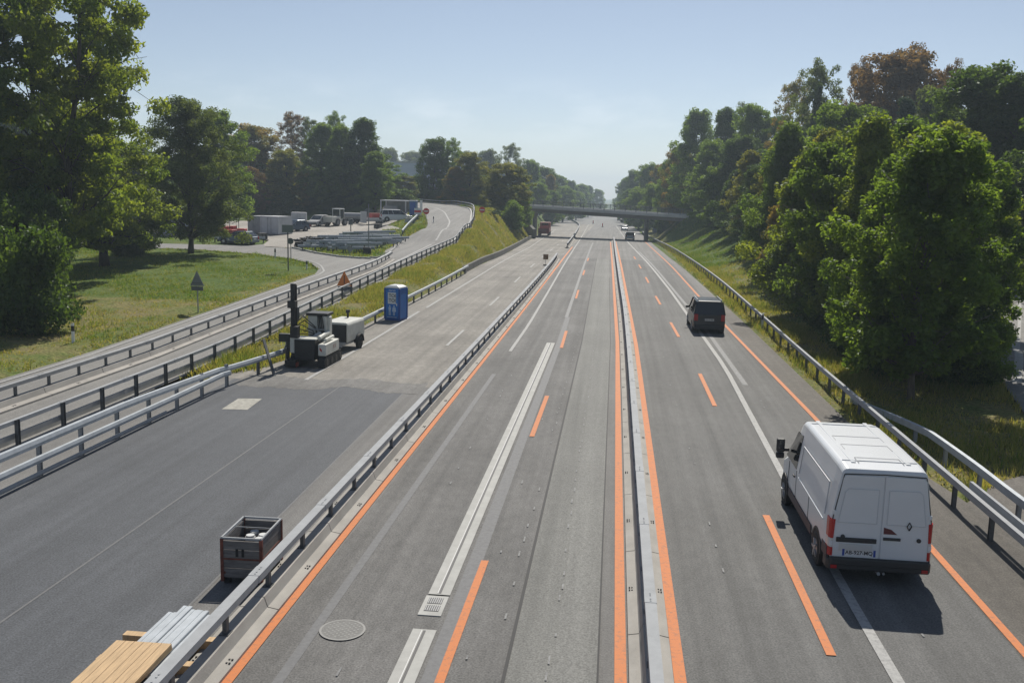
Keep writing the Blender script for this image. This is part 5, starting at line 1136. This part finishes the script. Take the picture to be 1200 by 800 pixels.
for u, v, lb in [(600, 320, 0), (706, 266, 'narrow dark beacon on the lane beyond the bridge, nearest of two'), (695, 262, 'narrow dark beacon on the lane beyond the bridge, farther of two')]:
    if not lb: continue
    z = 0.
    for _ in range(60): q = atz(u, v, z); z = .6*z+.4*float(zr(q.y))
    root = thing('traffic_beacon', lb, 'beacon', q); mb = MB(); mb.box((0, 0, .65), (.3, .06, 1.0)); mb.build('blade', MT['signred'], root); mb = MB(); mb.box((0, 0, .07), (.7, .4, .14)); mb.build('foot', MT['black'], root)
# ------------------------------------------------------------------ the yard
def container(label, u, v, w_, L, h, rz, m, name='container', cat='container', group=None):
    q = onT(u, v); root = thing(name, label, cat, q, rz, group)
    mb = MB(); mb.box((0, L/2, h/2+.08), (w_, L, h)); mb.build('body', MT[m], root, .03)
    for sx in (-1, 1):
        for y in (0, L): mb = MB(); mb.box((sx*(w_/2), y, h/2+.08), (.14, .14, h+.02)); mb.build('corner_post', MT[m], root)
    for k in (-1, 1): mb = MB(); mb.box((k*w_*.24, -.02, h/2+.1), (w_*.42, .04, h*.88)); d = mb.build('door', MT[m], root, .01); mb = MB(); mb.tube([(k*w_*.1, -.06, .2), (k*w_*.1, -.06, h)], .025, 6); mb.build('lock_bar', MT['steel_dull'], d)
    n = int(L/.3)
    for sx in (-1, 1):
        mb = MB(); mb.box((sx*(w_/2+.006), L/2, h/2+.08), (.012, L*.96, h*.9))
        for k in range(n): mb.box((sx*(w_/2+.02), .2+k*.3, h/2+.08), (.03, .14, h*.88))
        mb.build('corrugated_side', MT[m], root)
    mb = MB(); mb.box((0, L/2, h+.1), (w_+.04, L+.04, .06)); mb.build('roof', MT[m], root)
    return root
container('white site container with doors towards the camera at the left end of the yard', 316, 275, 2.5, 3.0, 2.15, R(-14), 'contwhite')
container('dark grey container half hidden between the island tree and the white container', 298, 274, 1.6, 3, 2.1, R(-10), 'contgrey')
container('pale blue tarpaulin covered box behind the parked dark car', 350, 259, 2.2, 2, 1.2, R(15), 'contwhite', 'covered_box', 'box')
container('white lorry body seen behind the trunk of the fine leaved tree', 237, 276, 2.5, 6, 2.5, R(60), 'contwhite', 'lorry_box', 'lorry')
q = onT(327, 274); root = thing('skip', 'grey open skip in front of the white site container', 'skip', q, R(60))
mb = MB(); mb.loft([[(-.75, -.6, .1), (.75, -.6, .1), (.75, .6, .1), (-.75, .6, .1)], [(-.85, -.95, .95), (.85, -.95, .95), (.85, .95, .95), (-.85, .95, .95)]]); mb.build('hull', MT['contgrey'], root, .02)
mb = MB(); mb.box((0, 0, .92), (1.55, 1.7, .08)); mb.build('load', MT['blackmetal'], root)
for s in (-1, 1): mb = MB(); mb.box((s*.86, 0, .7), (.06, .1, .5)); mb.build('lifting_lug', MT['steel_dull'], root)
car('dark blue grey car with sun glinting on its windscreen, beside the white container', onT(344, 271), R(150), MT['carblue'], 4.3, 1.8, 1.5, 'hatch')
car('small pale grey van parked in the yard left of the loader', onT(373, 265), R(170), MT['contgrey'], 4.0, 1.75, 1.6, 'van', 'van', 'small_van')
car('white estate car parked at the right of the red boxes', onT(465, 259.5), R(-68), MT['carwhite'], 4.7, 1.85, 1.7, 'van', 'car', 'parked_car')
car('dark car half hidden under the fine leaved tree, beside the red machines', onT(279, 286), R(80), MT['carblue'], 4.2, 1.75, 1.45, 'hatch')
car('grey car behind the leaning trunk, at the far side of the island', onT(84, 277), R(75), MT['carsilver'], 4.3, 1.8, 1.5, 'hatch', 'car', 'parked_car', 'cars behind the island')
car('white car behind the leaning trunk, nearest the frame edge', onT(66, 277), R(80), MT['carwhite'], 4.3, 1.8, 1.6, 'hatch', 'car', 'parked_car', 'cars behind the island')
# wheel loader
q = onT(394, 264.5); root = thing('wheel_loader', 'off white dumper with a glazed cab in the middle of the yard', 'loader', q, R(165))
mb = MB(); mb.box((0, .9, 1.05), (1.7, 1.7, .7)); mb.box((0, -.3, .8), (1.5, 1.6, .5)); mb.build('body', MT['machine'], root, .06)
mb = MB(); mb.box((0, -.6, 1.8), (1.2, 1.1, 1.2)); cbn = mb.build('cab', MT['glass'], root, .05)
mb = MB(); mb.box((0, -.6, 2.45), (1.35, 1.3, .12)); mb.build('cab_roof', MT['roofwhite'], cbn, .03)
for sx in (-1, 1):
    for sy in (-1.15, -.05): mb = MB(); mb.box((sx*.6, sy, 1.8), (.09, .09, 1.25)); mb.build('cab_pillar', MT['machine'], cbn)
mb = MB(); mb.loft([[(-.95, 1.7, .5), (.95, 1.7, .5), (.95, 1.9, 1.3), (-.95, 1.9, 1.3)], [(-1.0, 2.6, .55), (1.0, 2.6, .55), (1.0, 2.7, 1.35), (-1.0, 2.7, 1.35)]]); mb.build('bucket', MT['machine'], root, .02)
for sx in (-1, 1):
    for sy in (-1.0, 1.0): wheel_at(root, sx*.8, sy, .55, .4, 'contgrey', sx)
# grey pickup / tank trailer
q = onT(414, 261.5); root = thing('tank_trailer', 'grey tank trailer between the loader and the lorry tailgate', 'trailer', q, R(80))
mb = MB(); mb.tube([(0, -1.5, 1.05), (0, 1.5, 1.05)], .55, 18); mb.build('tank', MT['steel_dull'], root); mb = MB(); mb.box((0, 0, .5), (1.4, 3.6, .15)); mb.tube([(0, 1.8, .5), (0, 2.8, .45)], .06, 8); mb.build('chassis', MT['blackmetal'], root)
for s in (-1, 1): wheel_at(root, s*.75, -.3, .36, .22, 'contgrey', s)
# low loader trailer with pale tailgate, red boxes on it
q = onT(431, 263.5); root = thing('flatbed_trailer', 'pale flatbed trailer with raised tailgate in the yard, red boxes on its bed', 'trailer', q, R(-52)); rzq = R(-52)
mb = MB(); mb.box((0, 1.9, .75), (2.2, 5.0, .2)); mb.box((0, 1.9, .62), (2.1, 4.8, .12)); mb.build('bed', MT['contgrey'], root)
mb = MB(); mb.box((0, -.7, 1.15), (2.2, .1, 1.7)); mb.build('tailgate', MT['contwhite'], root, .02)
for s in (-1, 1): mb = MB(); mb.box((s*1.08, 1.9, .95), (.05, 5, .3)); mb.build('side_board', MT['contwhite'], root)
for s in (-1, 1):
    for y in (2.0, 2.9): wheel_at(root, s*.85, y, .34, .25, 'contgrey', s)
Mz = Matrix.Rotation(rzq, 3, 'Z')
for k, (y, L, lb) in enumerate(((1.1, 1.5, 'red steel box on the flatbed trailer, next to the tailgate'), (2.9, 1.7, 'longer red steel box on the flatbed trailer, next to the white car'))):
    r_ = thing('tool_box', lb, 'box', q+Mz @ Vector((0, y, .85)), rzq, 'red boxes on the trailer')
    mb = MB(); mb.box((0, 0, .42), (1.6, L, .84)); mb.build('body', MT['red'], r_, .03); mb = MB(); mb.box((0, 0, .87), (1.66, L+.05, .06)); mb.build('lid', MT['darkred'], r_)
# white shelter frame with things in it
q = onT(464, 252.5); root = thing('shelter', 'white framed open shelter at the back of the yard by the ramp bend', 'shelter', q, R(-6))
mb = MB(); mb.box((0, 1.2, 2.3), (5.2, 2.6, .14)); mb.build('roof', MT['roofwhite'], root, .02)
for sx in (-2.5, 1.6, 2.5):
    for sy in (0, 2.4): mb = MB(); mb.box((sx, sy, 1.15), (.14, .14, 2.3)); mb.build('post', MT['roofwhite'], root)
mb = MB(); mb.box((0, 2.45, 1.2), (5.0, .06, 2.0)); mb.build('back_wall', MT['contgrey'], root)
mb = MB(); mb.box((-1.0, 1.2, .75), (2.2, 1.4, 1.4)); tag(mb.build('stacked_sheets', MT['contgrey']), 'grey stack of material under the white shelter', 'material stack'); C.objects['stacked_sheets'].location = q; 
q = onT(484.5, 252.5); root = thing('portable_toilet', 'blue cabin beside the white shelter, far off by the ramp bend', 'toilet cabin', q)
mb = MB(); mb.box((0, 0, 1.05), (1.05, 1.05, 2.1)); mb.build('cabin', MT['contblue'], root, .04); mb = MB(); mb.box((0, 0, 2.15), (1.1, 1.1, .14)); mb.build('roof', MT['roofwhite'], root, .03); mb = MB(); mb.box((0, -.53, 1.0), (.75, .03, 1.8)); mb.build('door', MT['cabinblue2'], root)
q = onT(480.5, 260.5); root = thing('concrete_block', 'pale concrete block beside the guardrail in the yard', 'block', q, R(-10)); mb = MB(); mb.box((0, 0, .3), (1.4, .6, .6)); mb.build('block', MT['conc_light'], root, .03)
mb = MB()
for s in (-.4, .4): mb.tube([(s, 0, .58), (s, 0, .68), (s+.1, 0, .68), (s+.1, 0, .58)], .015, 6)
mb.build('lifting_eye', MT['rust'], root)
# red machines behind the island tree
for u, v, rz, lb in ((233, 279, R(70), 'red small dumper left of the fine leaved tree, behind the trunk'), (262, 279, R(75), 'red small dumper under the right half of the fine leaved tree'), (273, 278, R(95), 'red small dumper nearest to the grey container')):
    q = onT(u, v); root = thing('dumper', lb, 'dumper', q, rz, 'red dumpers')
    mb = MB(); mb.loft([[(-.6, -.2, .6), (.6, -.2, .6), (.6, 1.1, .6), (-.6, 1.1, .6)], [(-.8, -.3, 1.35), (.8, -.3, 1.35), (.8, 1.5, 1.25), (-.8, 1.5, 1.25)]]); mb.build('skip', MT['red'], root, .04)
    mb = MB(); mb.box((0, -1.0, .75), (1.0, 1.2, .6)); mb.build('engine_hood', MT['red'], root, .06); mb = MB(); mb.tube([(-.4, -.6, 1.0), (-.4, -.6, 2.2), (.4, -.6, 2.2), (.4, -.6, 1.0)], .04, 8); mb.build('roll_bar', MT['blackmetal'], root)
    for sx in (-1, 1):
        for sy in (-1.0, .7): wheel_at(root, sx*.65, sy, .38, .28, 'contgrey', sx)
# guard rails inside the yard
for path, lb in (([(-46, 101.5), (-41.5, 101.2), (-38.6, 102.3)], 'short guardrail along the yard edge under the fine leaved tree'), ([(-25.6, 113.5), (-26.4, 121), (-27.6, 132), (-29.0, 141)], 'short guardrail along the grass strip inside the ramp bend')):
    pts = smooth_path(zpath(path), 1.); root = thing('guardrail', lb, 'guardrail', pts[0]); mb = MB(pts[0]); rail_var(mb, pts, 0, .08, .14, lambda y: .62); mb.build('rail', MT['steel_new'], root)
    post_set(root, pts[0], pts, 1.8, ipost(.62, .1, .1, 'post'), .4)
# dismantled guardrail sections set out in rows on the island
proto = thing('guardrail_section', 'loose steel guardrail section with stub posts, set out in rows on the junction island', 'guardrail section', (0, 0, 0), 0, 'dismantled guardrail sections')
mb = MB(); mb.loft([[(a, y, .48+b) for a, b in ((-.08, -.14), (.02, -.14), (.08, -.06), (.02, 0), (.08, .06), (.02, .14), (-.08, .14))] for y in (-1.9, 1.9)]); mb.build('rail', MT['steel_new'], proto)
for y in (-1.4, 0, 1.4): mb = MB(); mb.box((-.05, y, .24), (.1, .1, .5)); mb.build('stub_post', MT['post'], proto)
rk = random.Random(9); first = True
for row, (cx, cy, n, ang) in enumerate(((-28.9, 96.6, 9, -50), (-26.0, 94.6, 6, -52), (-29.8, 103.5, 10, -46), (-26.0, 101.0, 8, -50), (-29.2, 110.5, 9, -44), (-25.6, 107.0, 5, -40))):
    for k in range(n):
        a = R(ang+rk.uniform(-7, 7)); x = cx+(k-n/2)*.62*math.cos(R(ang)); y = cy+(k-n/2)*.62*math.sin(R(ang))*-.4+rk.uniform(-.5, .5)
        l_ = Vector((x, y, Tz(x, y)+(.0, .22, .45)[k % 3]))
        if first: proto.location = l_; proto.rotation_euler.z = a; first = False
        else: dup(proto, l_, a)
# rubber beacon feet piled at the island's left corner
fb = thing('beacon_foot', 'black rubber beacon foot in the piles at the left corner of the junction island', 'beacon foot', onT(352, 290), 0, 'piled black beacon feet')
mb = MB(); mb.box((0, 0, .07), (.85, .42, .13)); mb.build('slab', MT['black'], fb, .02); mb = MB(); mb.box((.1, 0, .17), (.1, .1, .1)); mb.build('socket', MT['signwhite'], fb)
for cxu, cxv, n in ((350, 290, 6), (357, 288, 6), (366, 288, 6), (372, 291, 5), (361, 283, 4)):
    b0 = onT(cxu, cxv)
    for k in range(n):
        for j in (0, 1): dup(fb, b0+Vector((rk.uniform(-.12, .12)+j*.9, rk.uniform(-.3, .3), .15*k)), rk.uniform(-.4, .4))
# ------------------------------------------------------------------ grass blades, weeds
def grass_patch(name, label, n, x0, x1, y0, y1, keep, hmin, hmax, dry, seed, wd=.012):
    g = np.random.default_rng(seed); x = g.uniform(x0, x1, n); y = g.uniform(y0, y1, n)
    rm = (x > left_foot(y)-.05) & (x < right_edge(y)+.25)
    for poly in (LANE, YARD, RAMP_L+RAMP_R[::-1], RROAD, VERGE): rm |= pip(x, y, poly)
    k = keep(x, y) & ~rm; x, y = x[k], y[k]
    cl = np.sin(x*1.3+seed)*np.sin(y*.9)+np.sin(x*.37+y*.51)+g.normal(0, .5, len(x)); kk = cl > -.7; x, y, cl = x[kk], y[kk], cl[kk]
    B = 4; x = np.repeat(x, B)+g.normal(0, .07, len(x)*B); y = np.repeat(y, B)+g.normal(0, .07, len(y)*B); cl = np.repeat(cl, B); m = len(x)
    z = T(x, y)-.02; h = g.uniform(hmin, hmax, m)*(.75+.25*np.clip(cl, -1, 2)); a = g.uniform(0, 2*np.pi, m); w_ = wd*(1+g.random(m))
    ln = g.normal(0, .35, (m, 2))*h[:, None]
    V = np.stack([np.stack([x-np.cos(a)*w_, y-np.sin(a)*w_, z], 1), np.stack([x+np.cos(a)*w_, y+np.sin(a)*w_, z], 1), np.stack([x+ln[:, 0], y+ln[:, 1], z+h], 1)], 1).reshape(-1, 3)
    tone = np.clip(dry(x, y)+g.normal(0, .22, m)-.12*cl, 0, 1)
    o = bpy.data.objects.new(name, np_mesh(name, V, np.arange(m*3).reshape(m, 3), GB, np.repeat(tone, 3))); C.objects.link(o); tag(o, label, 'grass'); struct(o, 'stuff')
GB = leafmat('grass blade', (.065, .13, .022), (.27, .23, .10), .45)
tr_ = lambda x, y: np.ones(np.shape(x), bool)
dr_ = lambda x, y: dryness(x, y)
grass_patch('bank_grass', 'dry green grass on the narrow bank between guardrail and ramp', 30000, -18.6, -13.6, 36, 130, lambda x, y: x > np.interp(y, [36, 60, 84, 130], [-17.6, -17.9, -18.2, -19]), .12, .42, dr_, 1, .016)
grass_patch('bank_grass', 'dry grass on the high bank below the ramp bend and the shrubs', 24000, -26, -14, 110, 190, tr_, .15, .5, dr_, 2, .03)
grass_patch('island_grass', 'green mown grass on the island left of the ramp', 42000, -60, -23.9, 36, 96, tr_, .06, .22, dr_, 3, .016)
grass_patch('verge_grass', 'rough dry grass and weeds along the right guardrail', 16000, 8.3, 11.2, 25, 130, lambda x, y: x > 8.6+np.interp(y, [0, 50, 130], [0, 0, -.7]), .1, .45, dr_, 4, .012)
grass_patch('verge_grass', 'rough grass in the shade under the young trees at the right', 26000, 10.5, 26, 26, 62, tr_, .1, .4, dr_, 5, .012)
grass_patch('slope_grass', 'bright green grass on the slope right of the motorway before the bridge', 22000, 8, 22, 62, 185, tr_, .1, .4, dr_, 6, .025)
grass_patch('yard_grass', 'tufts of green grass on the junction island among the steel sections', 9000, -35, -21, 88, 160, tr_, .1, .4, dr_, 7, .025)
# ------------------------------------------------------------------ more clutter in the yard
for u, v, m, lb in ((383, 262, 'wood', 'pale stack of pallets between the small van and the loader'), (443, 268, 'oldwood', 'grey stack of pallets before the flatbed trailer'), (308, 280, 'oldwood', 'grey stack of pallets at the left corner of the yard')):
    q = onT(u, v); root = thing('pallet_stack', lb, 'pallets', q, R(u))
    for k in range(5):
        mb = MB()
        for i in range(5): mb.box((-.5+.25*i, 0, .14*k+.125), (.16, .8, .025))
        for i in (-.36, 0, .36): mb.box((0, i, .14*k+.06), (1.15, .1, .1))
        mb.build('pallet', MT[m], root)
for u, v, m, lb in ((489.5, 257, 'signwhite', 'white and red barrier board beside the no entry sign'), (493.5, 254, 'signwhite', 'tall narrow white sign behind the barrier board')):
    q = onT(u, v); root = thing('barrier_board', lb, 'barrier board', q); t_ = u > 492
    mb = MB(); mb.box((0, 0, 1.5 if t_ else 1.1), (.35 if t_ else 1.0, .04, 1.7 if t_ else .9)); bd = mb.build('board', MT[m], root)
    if not t_: mb = MB(); mb.box((0, -.026, 1.1), (.96, .01, .3)); mb.build('red_band', MT['signred'], bd)
    post_of(root, -.1, 1.5, .04); mb = MB(); mb.box((0, .05, .06), (.6, .4, .12)); mb.build('foot', MT['black'], root)
